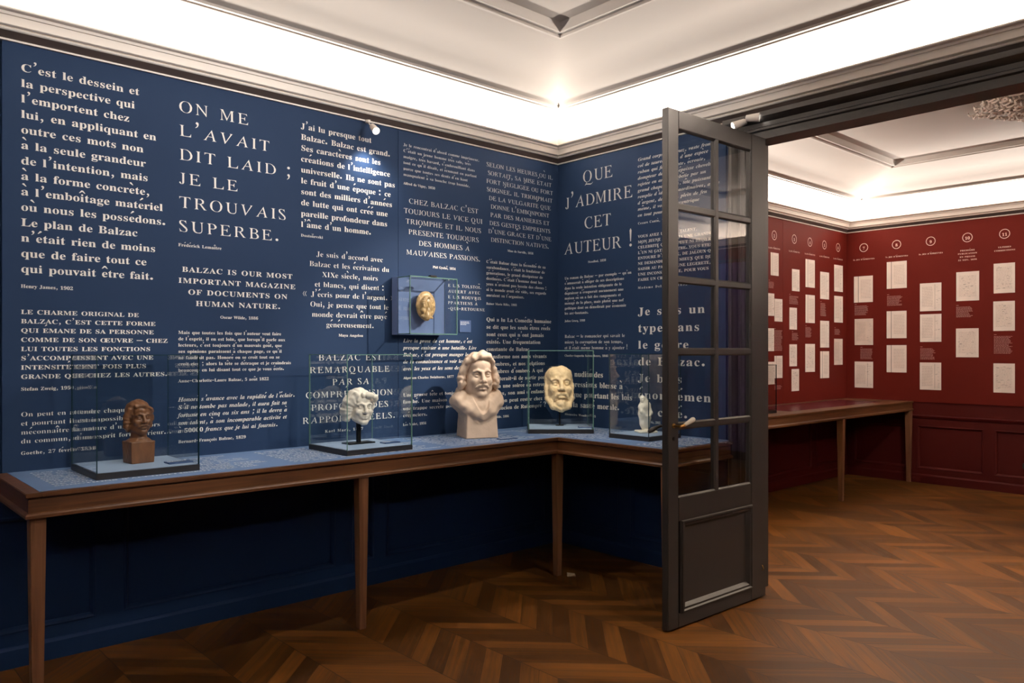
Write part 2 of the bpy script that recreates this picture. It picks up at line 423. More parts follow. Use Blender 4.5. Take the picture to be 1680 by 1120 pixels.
# red room
mb = MB(); mb.box(XR, YA, 0, XF + .2, YA + .2, 3.6)
struct(mb.build('wall_left_red', RED), 'red wall above the second table', 'wall')
mb = MB()
wainscot(mb, 'y', YA, -1, [(4.7, 5.9), (6.0, 7.1), (7.2, 8.3), (8.4, 9.08)], XR, XF, .76)
struct(mb.build('baseboard_left_red', RED), 'dark red wainscot under the second table', 'wainscot')
mb = MB()
for a, b in ((XR, 7.678), (7.681, XF - .001)): mb.box(a, YA - .012, .893, b, YA, ZW - .035)
struct(mb.build('trim_4', REDP), 'smooth red boards with numbered columns two to six', 'wall panel')
mb = MB(); mb.box(XF, YS - .2, 0, XF + .2, YA, 3.6)
struct(mb.build('wall_far', RED), 'far red wall of the second room', 'wall')
mb = MB()
wainscot(mb, 'x', XF, -1, [(-1.4, -.4), (-.3, .7), (.8, 1.65), (1.75, 2.66), (2.76, 3.42), (3.5, 4.12)], YS, YA, .72)
struct(mb.build('baseboard_far', RED), 'dark red panelling and skirting along the foot of the far wall', 'wainscot')
mb = MB(); mb.box(XF - .014, YS, .885, XF, YA - .012, ZW - .035)
struct(mb.build('trim_5', REDP), 'smooth red board with numbered columns seven to eleven', 'wall panel')
mb = MB(); mb.box(XB, YS - .2, 0, XF, YS, 3.6)
wainscot(mb, 'y', YS, 1, [(4.8, 5.6), (6.0, 7.1), (7.2, 8.3), (8.4, 9.08)], XR, XF, .78)
struct(mb.build('wall_back_red', RED), 'red wall opposite, behind the door opening', 'wall')

# window with drawn purple curtains on the far wall (seen only as a reflection in the door panes)
win = bpy.data.objects.new('window_1', None); C.objects.link(win); win.location = (XF - .02, -.75, 0)
struct(win, 'tall window behind drawn purple curtains on the far red wall', 'window')
for y0 in (-.62, .02):
    b = MB(); vs = []; n = 60
    for z in (.12, 2.62):
        for i in range(n + 1): vs.append((-.075 + .032 * math.sin(i * .95) + .010 * math.sin(i * .37), y0 + .60 * i / n, z))
    fr = [(i, i + 1, n + 2 + i, n + 1 + i) for i in range(n)]
    m_ = len(vs); vs += [(x + .004, y, z) for x, y, z in vs]
    b.add(vs, fr + [tuple(m_ + k for k in f[::-1]) for f in fr]); b.build('curtain', PURPLE, win, smooth=True)
b = MB(); b.tube([(-.075, -.70, 2.65), (-.075, .70, 2.65)], .014, 10); b.build('curtain_rod', BROWN, win, smooth='auto')
b = MB(); b.box(-.012, -.58, .10, .004, -.50, 2.6); b.box(-.012, .50, .10, .004, .58, 2.6); b.box(-.012, -.58, 2.52, .004, .58, 2.6); b.box(-.012, -.03, .10, .004, .03, 2.6); b.build('window_frame', BROWN, win)

# cornices and ceilings: profiles (p out from wall, z) swept round each room with mitred corners
def ring(name, rect, prof, mats, mi=None, smooth=True, closed=False):
    x0, y0, x1, y1 = rect; vs = []; fs = []; ms = []
    n = len(prof)
    for p, z in prof: vs += [(x0 + p, y0 + p, z), (x1 - p, y0 + p, z), (x1 - p, y1 - p, z), (x0 + p, y1 - p, z)]
    rng = range(n) if closed else range(n - 1)
    for j in rng:
        for k in range(4):
            q = (k + 1) % 4; jn = (j + 1) % n
            fs.append((j * 4 + k, j * 4 + q, jn * 4 + q, jn * 4 + k)); ms.append(mi[j] if mi else 0)
    b = MB(); b.v = vs; b.f = fs; b.m = ms
    return b.build(name, mats, smooth='auto' if smooth else False, angle=28)
def arc(cx, cz, rx, rz, a0, a1, n):
    return [(cx + rx * math.cos(R(a0 + (a1 - a0) * i / n)), cz + rz * math.sin(R(a0 + (a1 - a0) * i / n))) for i in range(n + 1)]
def room_ceiling(tagn, rect, zw, n0, words):
    z = zw
    # dark picture-rail moulding, gloss highlights painted cream on its beads, closed against the wall
    pm = [(-.02, z), (.006, z), (.018, z + .003), (.018, z + .010), (.014, z + .013), (.020, z + .018), (.036, z + .036), (.044, z + .040), (.050, z + .044), (.052, z + .050), (.046, z + .055), (-.02, z + .055)]
    mi = [0, 1, 1, 1, 0, 0, 0, 1, 1, 1, 0, 0]
    struct(ring('trim_%d' % n0, rect, pm, [BROWNL, PLASTERC], mi), words + ' brown moulding with highlights coloured onto its beads along the top of the wall', 'moulding')
    # cream frieze, rolled lip and the trough that hides the light strip
    lip = [(.046, z + .055), (.066, z + .057), (.070, z + .060), (.070, z + .106), (.076, z + .112), (.086, z + .113)] + arc(.092, z + .122, .014, .009, -90, 90, 6) + [(.086, z + .131), (.080, z + .100), (.0, z + .095)]
    struct(ring('trim_%d' % (n0 + 1), rect, lip, PLASTERC), words + ' cream cornice frieze with rolled lip hiding the light strip', 'cornice')
    # cove, sloped border, inner frame and flat ceiling
    cv = [(-.01, z + .09), (.0, z + .11)] + arc(.30, z + .12, .30, .185, 180, 96, 9)
    e = cv[-1]
    cv += [(.272, z + .300), (.276, z + .297), (.284, z + .298), (.289, z + .304), (.296, z + .306), (.301, z + .302), (.313, z + .304), (.319, z + .316), (.336, z + .324)]
    cv += [(.45, z + .372), (.60, z + .430), (.75, z + .475), (.85, z + .497)]
    cv += [(.856, z + .490), (.872, z + .490), (.880, z + .502), (.905, z + .504), (.915, z + .494), (.930, z + .494), (.940, z + .520), (.955, z + .538)]
    o = ring('ceiling' if n0 == 6 else 'ceiling_red', rect, cv, CEIL)
    struct(o, words + ' pale coved ceiling with moulded inner frame, lit from the cornice', 'ceiling')
    x0, y0, x1, y1 = rect; b = MB(); q = .955
    b.box(x0 + q - .02, y0 + q - .02, z + .538, x1 - q + .02, y1 - q + .02, z + .56)
    f = b.build('ceiling_field', CEIL); f.parent = o
room_ceiling('blue', (XW, YS, XB, YA), ZW, 6, 'blue room')
room_ceiling('red', (XR, YS, XF, YA), ZW - .035, 8, 'red room')

# ------------------------------------------------------------------ glazed door leaf, standing open
door = bpy.data.objects.new('door_1', None); C.objects.link(door)
door.location = (3.308, 2.447, 0.010); door.rotation_euler = (0, 0, R(-1.24))
struct(door, 'tall dark brown glazed door leaf standing open into the blue room', 'door')
LW, LH, LT = 0.922, 2.690, 0.040
GX0, GX1, GXM = 0.088, 0.772, 0.436
ROWS = [0.675, 1.047, 1.434, 1.810, 2.190, 2.596]
mb = MB()
mb.box(0, 0, 0, GX0, LT, LH); mb.box(GX1, 0, 0, LW, LT, LH)
mb.box(GX0, 0, 0, GX1, LT, 0.072); mb.box(GX0, 0, 0.552, GX1, LT, ROWS[0]); mb.box(GX0, 0, ROWS[-1], GX1, LT, LH)
mb.build('door_frame', BROWN, door, bevel=.003)
mb = MB()
for z in ROWS[1:-1]:
    mb.prism([(.006, -.013), (.014, -.008), (.026, -.008), (.034, -.013), (.034, .013), (.026, .008), (.014, .008), (.006, .013)], (GX0, 0, z), (GX1, 0, z), (0, 1, 0), (0, 0, 1))
    mb.box(GX0, .004, z - .0125, GX1, LT - .004, z + .0125)
mb.box(GXM - .0125, .003, ROWS[0], GXM + .0125, LT - .003, ROWS[-1])
for x0, x1 in ((GX0, GXM - .0125), (GXM + .0125, GX1)):       # glazing beads round every light
    for z0, z1 in zip(ROWS, ROWS[1:]):
        a, b = (z0 + .0125 if z0 != ROWS[0] else z0), (z1 - .0125 if z1 != ROWS[-1] else z1)
        bd = [(.004, 0), (.010, .008), (.016, .008), (.016, 0)]
        mb.prism(bd, (x0, 0, a), (x1, 0, a), (0, 1, 0), (0, 0, 1)); mb.prism([(u, -v) for u, v in bd], (x0, 0, b), (x1, 0, b), (0, 1, 0), (0, 0, 1))
        mb.prism(bd, (x0, 0, a), (x0, 0, b), (0, 1, 0), (1, 0, 0)); mb.prism([(u, -v) for u, v in bd], (x1, 0, a), (x1, 0, b), (0, 1, 0), (1, 0, 0))
mb.build('glazing_bars', BROWN, door)
for i, (x0, x1) in enumerate(((GX0, GXM), (GXM, GX1))):
    for z0, z1 in zip(ROWS, ROWS[1:]):
        b = MB(); b.box(x0 + .004, .018, z0 + .003, x1 - .004, .021, z1 - .003); b.build('pane', GLASSD, door)
mb = MB(); mb.box(GX0, .014, .072, GX1, .028, .552); mb.build('lower_panel', BROWN, door)
mb = MB()
X0, X1, Z0, Z1 = GX0 + .015, GX1 + .010, .064, .560
mo = [(0, 0), (0, .006), (-.010, .010), (-.012, .018), (-.004, .024), (-.004, .034), (.006, .044), (.014, .050), (.014, 0)]
P = [(X0, Z0), (X1, Z0), (X1, Z1), (X0, Z1)]
n = len(mo); vs = []
for (cx, cz, sx, sz) in ((X0, Z0, 1, 1), (X1, Z0, -1, 1), (X1, Z1, -1, -1), (X0, Z1, 1, -1)):
    vs += [(cx + sx * v, u, cz + sz * v) for u, v in mo]
fs = [(k * n + i, k * n + (i + 1) % n, ((k + 1) % 4) * n + (i + 1) % n, ((k + 1) % 4) * n + i) for k in range(4) for i in range(n)]
mb.add(vs, fs); mb.build('panel_moulding', BROWN, door, smooth='auto', angle=30)
h = MB(); h.lathe([(.012, 0), (.012, .004), (.007, .006), (.006, .030), (.008, .034), (.008, .046)], 16, Matrix.Translation((.046, 0, 1.052)) @ Matrix.Rotation(R(90), 4, 'X'))
h.tube([(.046, -.040, 1.052), (.066, -.041, 1.053), (.082, -.041, 1.056)], [.007, .006, .008], 10)
ho = h.build('door_handle', BRASS, door, smooth='auto'); ho['label'] = 'brass lever handle'
g = MB(); g.tube([(.080, -.041, 1.055), (.090, -.041, 1.058), (.125, -.042, 1.070), (.150, -.042, 1.079), (.160, -.042, 1.083), (.164, -.042, 1.0845)], [.008, .010, .0125, .0145, .012, .004], 14)
go = g.build('handle_grip', PORC, ho, smooth=True); go['label'] = 'white porcelain grip'
h = MB(); h.lathe([(.011, 0), (.011, .003), (.004, .004)], 14, Matrix.Translation((.046, 0, .985)) @ Matrix.Rotation(R(90), 4, 'X')); h.build('keyhole_plate', IRON, door)
h = MB(); h.tube([(.046, LT + .002, 1.045), (.046, LT + .045, 1.045), (.020, LT + .048, 1.040), (-.015, LT + .048, 1.030), (-.045, LT + .046, 1.022)], [.008, .008, .010, .013, .010], 12)
h.build('inner_handle', BROWN, door, smooth=True)
for z in (.20, .95, 1.75, 2.5):
    h = MB(); h.lathe([(.008, 0), (.008, .10), (.004, .108)], 12, Matrix.Translation((LW + .006, LT * .5, z))); h.build('hinge', BROWN, door, smooth='auto')
h = MB(); h.tube([(.882, -.002, .155), (.884, -.010, .165), (.882, -.002, .185)], .0025, 8); h.build('hook', BRASS, door, smooth=True)

# ================================================================== tables
TT = 0.893
def leg_mb(cx, cy, top=TT - .10, h0=.020, h1=.029):
    b = MB(); b.taper(cx, cy, 0, top, h0, h1); return b
tb = thing('display_table', 'long L-shaped walnut display table with blue inlaid top, in the blue room', 'table', (2.1, 3.87, 0))
def child(o, t):
    o.parent = t; o.matrix_parent_inverse = Matrix.Translation(-t.location) if t.rotation_euler.z == 0 else t.matrix_world.inverted(); return o
FX, FY, EX, EY = 3.607, 3.530, 0.660, 2.655        # inner front lines and the two ends
b = MB()   # wooden edge frame of the top
zt, zb_ = TT, TT - .018
b.box(EX, FY, zb_, EX + .055, YA - .015, zt); b.box(EX + .055, FY, zb_, FX + .032, FY + .032, zt)
b.box(FX, EY, zb_, FX + .032, FY, zt); b.box(FX + .032, EY, zb_, XB - .04, EY + .045, zt)
b.box(EX + .01, FY + .01, zb_ - .006, XB - .05, YA - .02, zb_)
b.box(FX + .01, EY + .01, zb_ - .006, XB - .05, FY + .02, zb_)
child(b.build('tabletop_edge', WX, bevel=.0025), tb)
b = MB()
b.box(EX + .055, FY + .032, zb_, XB - .012, YA - .013, zt); b.box(FX + .032, EY + .045, zb_, XB - .012, FY + .032, zt)
o = child(b.build('blue_inlay', BLUET), tb); o['label'] = 'blue tabletop surface'
b = MB()
AP = [(.012, -.026), (.012, -.078), (.004, -.082), (.000, -.088), (.000, -.100), (.036, -.100), (.036, -.026)]
def apron_run(bb, path, first, mi):
    """mitred apron along axis-aligned runs; inward side is +x / +y"""
    n = len(AP); nr = []
    for a_, b_ in zip(path, path[1:]): nr.append((1, 0) if a_[0] == b_[0] else (0, 1))
    rings = []
    for i, pt in enumerate(path):
        ns = {nr[j] for j in (i - 1, i) if 0 <= j < len(nr)}
        ox, oy = sum(v[0] for v in ns), sum(v[1] for v in ns)
        rings.append([(pt[0] + u * ox, pt[1] + u * oy, TT + v) for u, v in AP])
    for i in range(len(path) - 1):
        bb.add(rings[i] + rings[i + 1], [(k, (k + 1) % n, n + (k + 1) % n, n + k) for k in range(n)], 1 if nr[i] == (1, 0) else 0)
    bb.add(rings[0], [tuple(range(n))]); bb.add(rings[-1], [tuple(range(n))])
apron_run(b, [(EX, YA - .02), (EX, FY), (FX, FY), (FX, EY), (XB - .04, EY)], None, 0)
child(b.build('apron', [WX, WY]), tb)
for cx, cy in ((.708, 3.582), (2.185, 3.572), (3.640, 3.565), (3.645, 2.700)):
    child(leg_mb(cx, cy).build('leg', WZ, bevel=.003), tb)

rt = thing('display_table', 'walnut display table with dark red inlay along the wall of the red room', 'table', (7.0, 3.83, 0))
RY = 3.455
b = MB(); b.box(4.66, RY, TT - .018, XF - .016, YA - .014, TT); child(b.build('tabletop', WX, bevel=.0025), rt)
b = MB(); b.box(6.75, RY + .17, TT - .002, 8.75, YA - .12, TT + .0003); o = child(b.build('red_inlay', simple('dark_red_inlay', (.085, .016, .022), .22, .05, 4)), rt); o['label'] = 'dark red inset panel'
b = MB(); b.prism([(.012, -.018), (.012, -.078), (.0, -.088), (.0, -.104), (.036, -.104), (.036, -.018)], (4.66, RY, TT), (XF - .016, RY, TT), (0, 1, 0), (0, 0, 1))
child(b.build('apron', WX), rt)
for cx in (5.0, 7.475, 9.105): child(leg_mb(cx, RY + .034, TT - .10, .019, .031).build('leg', WZ, bevel=.003), rt)

# ================================================================== vitrines
def vitrine(label, cx, cy, rz, wx, wy, ztop, edge=EDGE, deck=DECK, base_h=.030, z0=TT, name='vitrine'):
    t = thing(name, label, 'display case', (cx, cy, z0), rz, 'glass display cases')
    hx, hy = wx / 2, wy / 2
    b = MB(); b.box(-hx, -hy, 0, hx, hy, base_h - .002); b.build('plinth', BLACK, t, bevel=.0015)
    b = MB(); b.box(-hx + .010, -hy + .010, base_h - .002, hx - .010, hy - .010, base_h); o = b.build('deck', deck, t)
    gz0, gz1, th = base_h - .010, ztop - z0, .004
    ix, iy = hx - .003, hy - .003
    def pane(x0, y0, z0_, x1, y1, z1, thin):
        b = MB(); b.box(x0, y0, z0_, x1, y1, z1)
        b.m = [1 if f not in thin else 0 for f in range(6)]
        b.build('pane', [GLASS, edge], t)
    # box face order: 0 bottom 1 top 2 front(-y) 3 back(+y) 4 left(-x) 5 right(+x)
    pane(-ix, -iy, gz0, ix, -iy + th, gz1 - th, (2, 3))
    pane(-ix, iy - th, gz0, ix, iy, gz1 - th, (2, 3))
    pane(-ix, -iy + th, gz0, -ix + th, iy - th, gz1 - th, (4, 5))
    pane(ix - th, -iy + th, gz0, ix, iy - th, gz1 - th, (4, 5))
    pane(-ix, -iy, gz1 - th, ix, iy, gz1, (0, 1))
    for sx in (-1, 1):
        for sy in (-1, 1):
            b = MB(); b.box(sx * ix - .0018, sy * iy - .0018, gz0, sx * ix + .0018, sy * iy + .0018, gz1); b.build('glass_edge', edge, t)
    return t
vitrine('leftmost glass case on black plinth, holding the brown wooden head', 1.174, 3.905, 0, .442, .42, 1.432, EDGED)
vitrine('glass case on black plinth, holding the white plaster head on a rod', 2.362, 3.868, 0, .420, .42, 1.430)
vitrine('glass case turned across the corner of the table, holding the yellowed mask', 3.932, 3.832, R(-42.3), .440, .40, 1.452)
vitrine('small glass case near the open door, holding the ivory statuette', 4.020, 3.155, 0, .33, .32, 1.430, EDGED)
vitrine('glass case on the red room table, partly behind the door', 6.30, 3.80, 0, .40, .36, 1.325, EDGED, deck=REDP)

# wall-mounted case with the medallion: blue backboard box and a glass cover
t = thing('wall_vitrine', 'square wall-mounted glass case on blue backing block, above the plaster bust', 'display case', (2.986, YA - .012, 1.733), 0, 'glass display cases')
b = MB(); b.box(-.188, -.063, -.182, .188, 0, .182); o = b.build('backing_block', BLOCKB, t, bevel=.001)
for (x0, y0, z0, x1, y1, z1, thin) in ((-.186, -.196, -.180, .186, -.191, .180, (2, 3)), (-.186, -.191, -.180, -.181, -.063, .180, (4, 5)), (.181, -.191, -.180, .186, -.063, .180, (4, 5)),
                                       (-.181, -.191, .175, .181, -.063, .180, (0, 1)), (-.181, -.191, -.180, .181, -.063, -.175, (0, 1))):
    b = MB(); b.box(x0, y0, z0, x1, y1, z1); b.m = [0 if f in thin else 1 for f in range(6)]; b.build('pane', [GLASS, EDGE], t)
for sx in (-1, 1):
    for sz in (-1, 1):
        b = MB(); b.box(sx * .184 - .002, -.196, sz * .178 - .002, sx * .184 + .002, -.063, sz * .178 + .002); b.build('glass_edge', EDGE, t)
    b = MB(); b.box(sx * .184 - .002, -.197, -.181, sx * .184 + .002, -.191, .181); b.build('glass_edge', EDGE, t)
for sz in (-1, 1):
    b = MB(); b.box(-.186, -.197, sz * .178 - .003, .186, -.190, sz * .178 + .003); b.build('glass_edge', EDGE, t)
b = MB(); b.box(-.03, -.20, .178, .02, -.17, .192); b.build('clasp', IRON, t, bevel=.003)

# ================================================================== sculptures (signed distance fields meshed by surface nets)
class Field:
    """numpy distance field in centimetres; face looks along -y, z up"""
    def __init__(s, lo, hi, h):
        s.lo, s.h = np.array(lo, float), h
        n = [int(round((b - a) / h)) + 1 for a, b in zip(lo, hi)]
        g = [np.arange(k, dtype=np.float32) * h + a for k, a in zip(n, lo)]
        s.X, s.Y, s.Z = np.meshgrid(*g, indexing='ij')
        s.d = np.full(s.X.shape, 1e3, np.float32)
    def ell(s, c, r, rz=0.0):
        x, y, z = s.X - c[0], s.Y - c[1], s.Z - c[2]
        if rz: x, y = x * math.cos(rz) + y * math.sin(rz), -x * math.sin(rz) + y * math.cos(rz)
        k0 = np.sqrt((x / r[0]) ** 2 + (y / r[1]) ** 2 + (z / r[2]) ** 2)
        k1 = np.sqrt((x / r[0] ** 2) ** 2 + (y / r[1] ** 2) ** 2 + (z / r[2] ** 2) ** 2) + 1e-6
        return k0 * (k0 - 1) / k1
    def cap(s, a, b, ra, rb=None):
        rb = ra if rb is None else rb
        d = [q - p for p, q in zip(a, b)]; L = sum(v * v for v in d) + 1e-9
        t = np.clip(((s.X - a[0]) * d[0] + (s.Y - a[1]) * d[1] + (s.Z - a[2]) * d[2]) / L, 0, 1)
        return np.sqrt((s.X - a[0] - t * d[0]) ** 2 + (s.Y - a[1] - t * d[1]) ** 2 + (s.Z - a[2] - t * d[2]) ** 2) - (ra + (rb - ra) * t)
    def path(s, pts, k=.5):
        o = None
        for (a, ra), (b, rb) in zip(pts, pts[1:]):
            c = s.cap(a, b, ra, rb); o = c if o is None else s.smin(o, c, k)
        return o
    def box(s, c, r, rd=.3, taper=0.0):
        z = s.Z - c[2]; sc = 1 + taper * z
        x, y = np.abs(s.X - c[0]) / sc - r[0] + rd, np.abs(s.Y - c[1]) / sc - r[1] + rd; z = np.abs(z) - r[2] + rd
        return np.sqrt(np.maximum(x, 0) ** 2 + np.maximum(y, 0) ** 2 + np.maximum(z, 0) ** 2) + np.minimum(np.maximum(np.maximum(x, y), z), 0) - rd
    @staticmethod
    def smin(a, b, k):
        h = np.clip(.5 + .5 * (b - a) / k, 0, 1); return b + (a - b) * h - k * h * (1 - h)
    def add(s, d, k=.6): s.d = s.smin(s.d, d, k)
    def sub(s, d, k=.6): s.d = -s.smin(-s.d, d, k)
    def mesh(s, name, m, scale, parent=None, rz=0, loc=(0, 0, 0), rx=0, ry=0):
        d = s.d; neg = d < 0; nx, ny, nz = d.shape
        acc = np.zeros((nx - 1, ny - 1, nz - 1, 3), np.float32); cnt = np.zeros((nx - 1, ny - 1, nz - 1), np.float32)
        cells = (nx - 1, ny - 1, nz - 1)
        cr = []
        for ax in range(3):
            sl0 = [slice(None)] * 3; sl1 = [slice(None)] * 3; sl0[ax] = slice(None, -1); sl1[ax] = slice(1, None)
            a, b = d[tuple(sl0)], d[tuple(sl1)]
            c = (a < 0) != (b < 0); t = np.where(c, a / np.where(c, a - b, 1), 0)
            cr.append((c, a < 0))
            o1, o2 = [i for i in range(3) if i != ax]
            for u in (0, 1):
                for v in (0, 1):
                    sl = [slice(None)] * 3
                    sl[o1] = slice(u, u + cells[o1]); sl[o2] = slice(v, v + cells[o2])
                    cc, tt = c[tuple(sl)], t[tuple(sl)]
                    cnt += cc; acc[..., ax] += tt * cc; acc[..., o1] += u * cc; acc[..., o2] += v * cc
        act = cnt > 0; idx = np.full(cells, -1, np.int64); idx[act] = np.arange(act.sum())
        ii = np.argwhere(act)
        P = (ii + acc[act] / cnt[act][:, None]) * s.h + s.lo
        quads = []
        for ax in range(3):
            c, inside = cr[ax]; o1, o2 = [(1, 2), (2, 0), (0, 1)][ax]
            e = np.argwhere(c)
            e = e[(e[:, o1] > 0) & (e[:, o2] > 0) & (e[:, o1] < cells[o1]) & (e[:, o2] < cells[o2])]
            def at(u, v):
                q = e.copy(); q[:, o1] -= u; q[:, o2] -= v; return idx[q[:, 0], q[:, 1], q[:, 2]]
            Q = np.stack([at(1, 1), at(0, 1), at(0, 0), at(1, 0)], 1)
            fl = ~inside[e[:, 0], e[:, 1], e[:, 2]]; Q[fl] = Q[fl][:, ::-1]; quads.append(Q)
        Q = np.concatenate(quads); Q = Q[(Q >= 0).all(1)]
        me = bpy.data.meshes.new(name); me.from_pydata((P * scale).tolist(), [], Q.tolist())
        me.materials.append(m); me.polygons.foreach_set('use_smooth', [True] * len(me.polygons)); me.update()
        o = bpy.data.objects.new(name, me); C.objects.link(o)
        o.location = loc; o.rotation_euler = (rx, ry, rz)
        if parent: o.parent = parent
        return o

def face(F, stache=1.0, brow=1.0, fat=1.0, eyes=1.0):
    """front of the head: jaw, cheeks, brow, eyes, nose, lips; chin near z=-11"""
    F.add(F.ell((0, 1.5, 4.0), (7.3, 9.0, 8.0)), .1)
    F.add(F.ell((0, -2.1, -3.0), (6.3 * fat, 6.5, 8.2)), 2.5)
    for s in (-1, 1): F.add(F.cap((s * 4.7 * fat, -1.2, -6.8), (s * 1.0, -6.3, -9.4), 2.3, 2.0), 1.8)
    F.add(F.ell((0, -7.2, -9.5), (2.4, 1.8, 1.7)), 1.2)
    F.add(F.ell((0, -4.9, 6.0), (5.6, 3.4, 4.2)), 2)
    for s in (-1, 1):
        F.add(F.ell((s * 4.0, -6.3, -2.3), (2.1, 1.9, 2.1)), 1.5)
        F.add(F.path([((s * .9, -8.5, 2.7), .62 * brow), ((s * 2.7, -8.35, 3.35), .75 * brow), ((s * 4.9, -6.9, 2.7), .6 * brow)]), 1.1)
        F.sub(F.ell((s * 3.0, -9.3, 1.0), (2.15, 2.1, 1.65)), .9)
    F.sub(F.cap((-1, -9.9, 2.1), (1, -9.9, 2.1), .5), .8)
    F.add(F.cap((0, -8.1, 2.5), (0, -10.4, -1.9), .85, 1.15), .8)
    F.add(F.ell((0, -10.6, -2.1), (1.3, 1.25, 1.1)), .5)
    for s in (-1, 1):
        F.add(F.ell((s * 1.35, -9.3, -2.5), (.95, 1.1, .9)), .4)
        F.sub(F.ell((s * .65, -10.1, -3.35), (.42, .6, .4)), .25)
        e = (s * 3.0, -6.75, 1.05); q = (F.X - s * 3.0) ** 2
        F.add(F.ell(e, (1.5, 1.45, 1.45)), .15)
        F.add(np.maximum(F.ell(e, (1.85, 1.78, 1.75)), (1.62 - .10 * q) - F.Z), .12 * eyes)
        F.add(np.maximum(F.ell(e, (1.80, 1.68, 1.70)), F.Z - (.42 + .10 * q)), .2)
        F.sub(F.ell((s * 3.0, -8.35, 1.0), (.55, .55, .55)), .12)
        F.sub(F.path([((s * 1.7, -9.3, -1.6), .15), ((s * 2.9, -8.9, -3.6), .30), ((s * 3.6, -8.1, -5.4), .2)]), .8)
    F.add(F.ell((0, -6.6, -5.5), (3.4, 2.4, 2.6)), 1.0)
    for s in (-1, 1):
        F.add(F.path([((0, -9.05, -5.15), .55), ((s * 1.0, -9.0, -5.05), .6), ((s * 2.5, -7.9, -5.7), .35)]), .4)
        F.add(F.path([((0, -8.9, -6.6), .75), ((s * 1.2, -8.6, -6.5), .65), ((s * 2.3, -7.8, -6.1), .35)]), .4)
        F.sub(F.path([((0, -9.85, -5.85), .22), ((s * 1.2, -9.5, -5.80), .22), ((s * 2.7, -8.4, -5.95), .25)]), .3)
    F.sub(F.ell((0, -9.1, -7.75), (1.6, .7, .5)), .6)
    if stache:
        for s in (-1, 1):
            F.add(F.path([((s * .35, -9.5, -4.05), .7 * stache), ((s * 1.9, -9.15, -4.6), .75 * stache), ((s * 3.2, -8.2, -5.6), .55 * stache), ((s * 4.0, -7.4, -6.3), .25)]), .3)
def ridges(F, amp, freq, where, seed=0.0):
    """combed strands: ripples across the flow of the hair"""
    a = np.arctan2(F.X, F.Z + 3) * 7
    ph = a * freq + 1.1 * np.sin(F.Y * .45 + seed) + .7 * np.sin(F.Z * .6 + F.X * .3 + seed)
    F.d -= amp * np.sin(ph) * where
def lumps(F, amp, f, seed=0.0):
    F.d += amp * (np.sin(F.X * f + 1.3 * np.sin(F.Y * f * .8 + seed)) * np.sin(F.Y * f * 1.1 + seed) * np.sin(F.Z * f * .9 + 1.7 * np.sin(F.X * f * .7)))

def hair(F, H, kx=.5):
    F.add(H, kx)

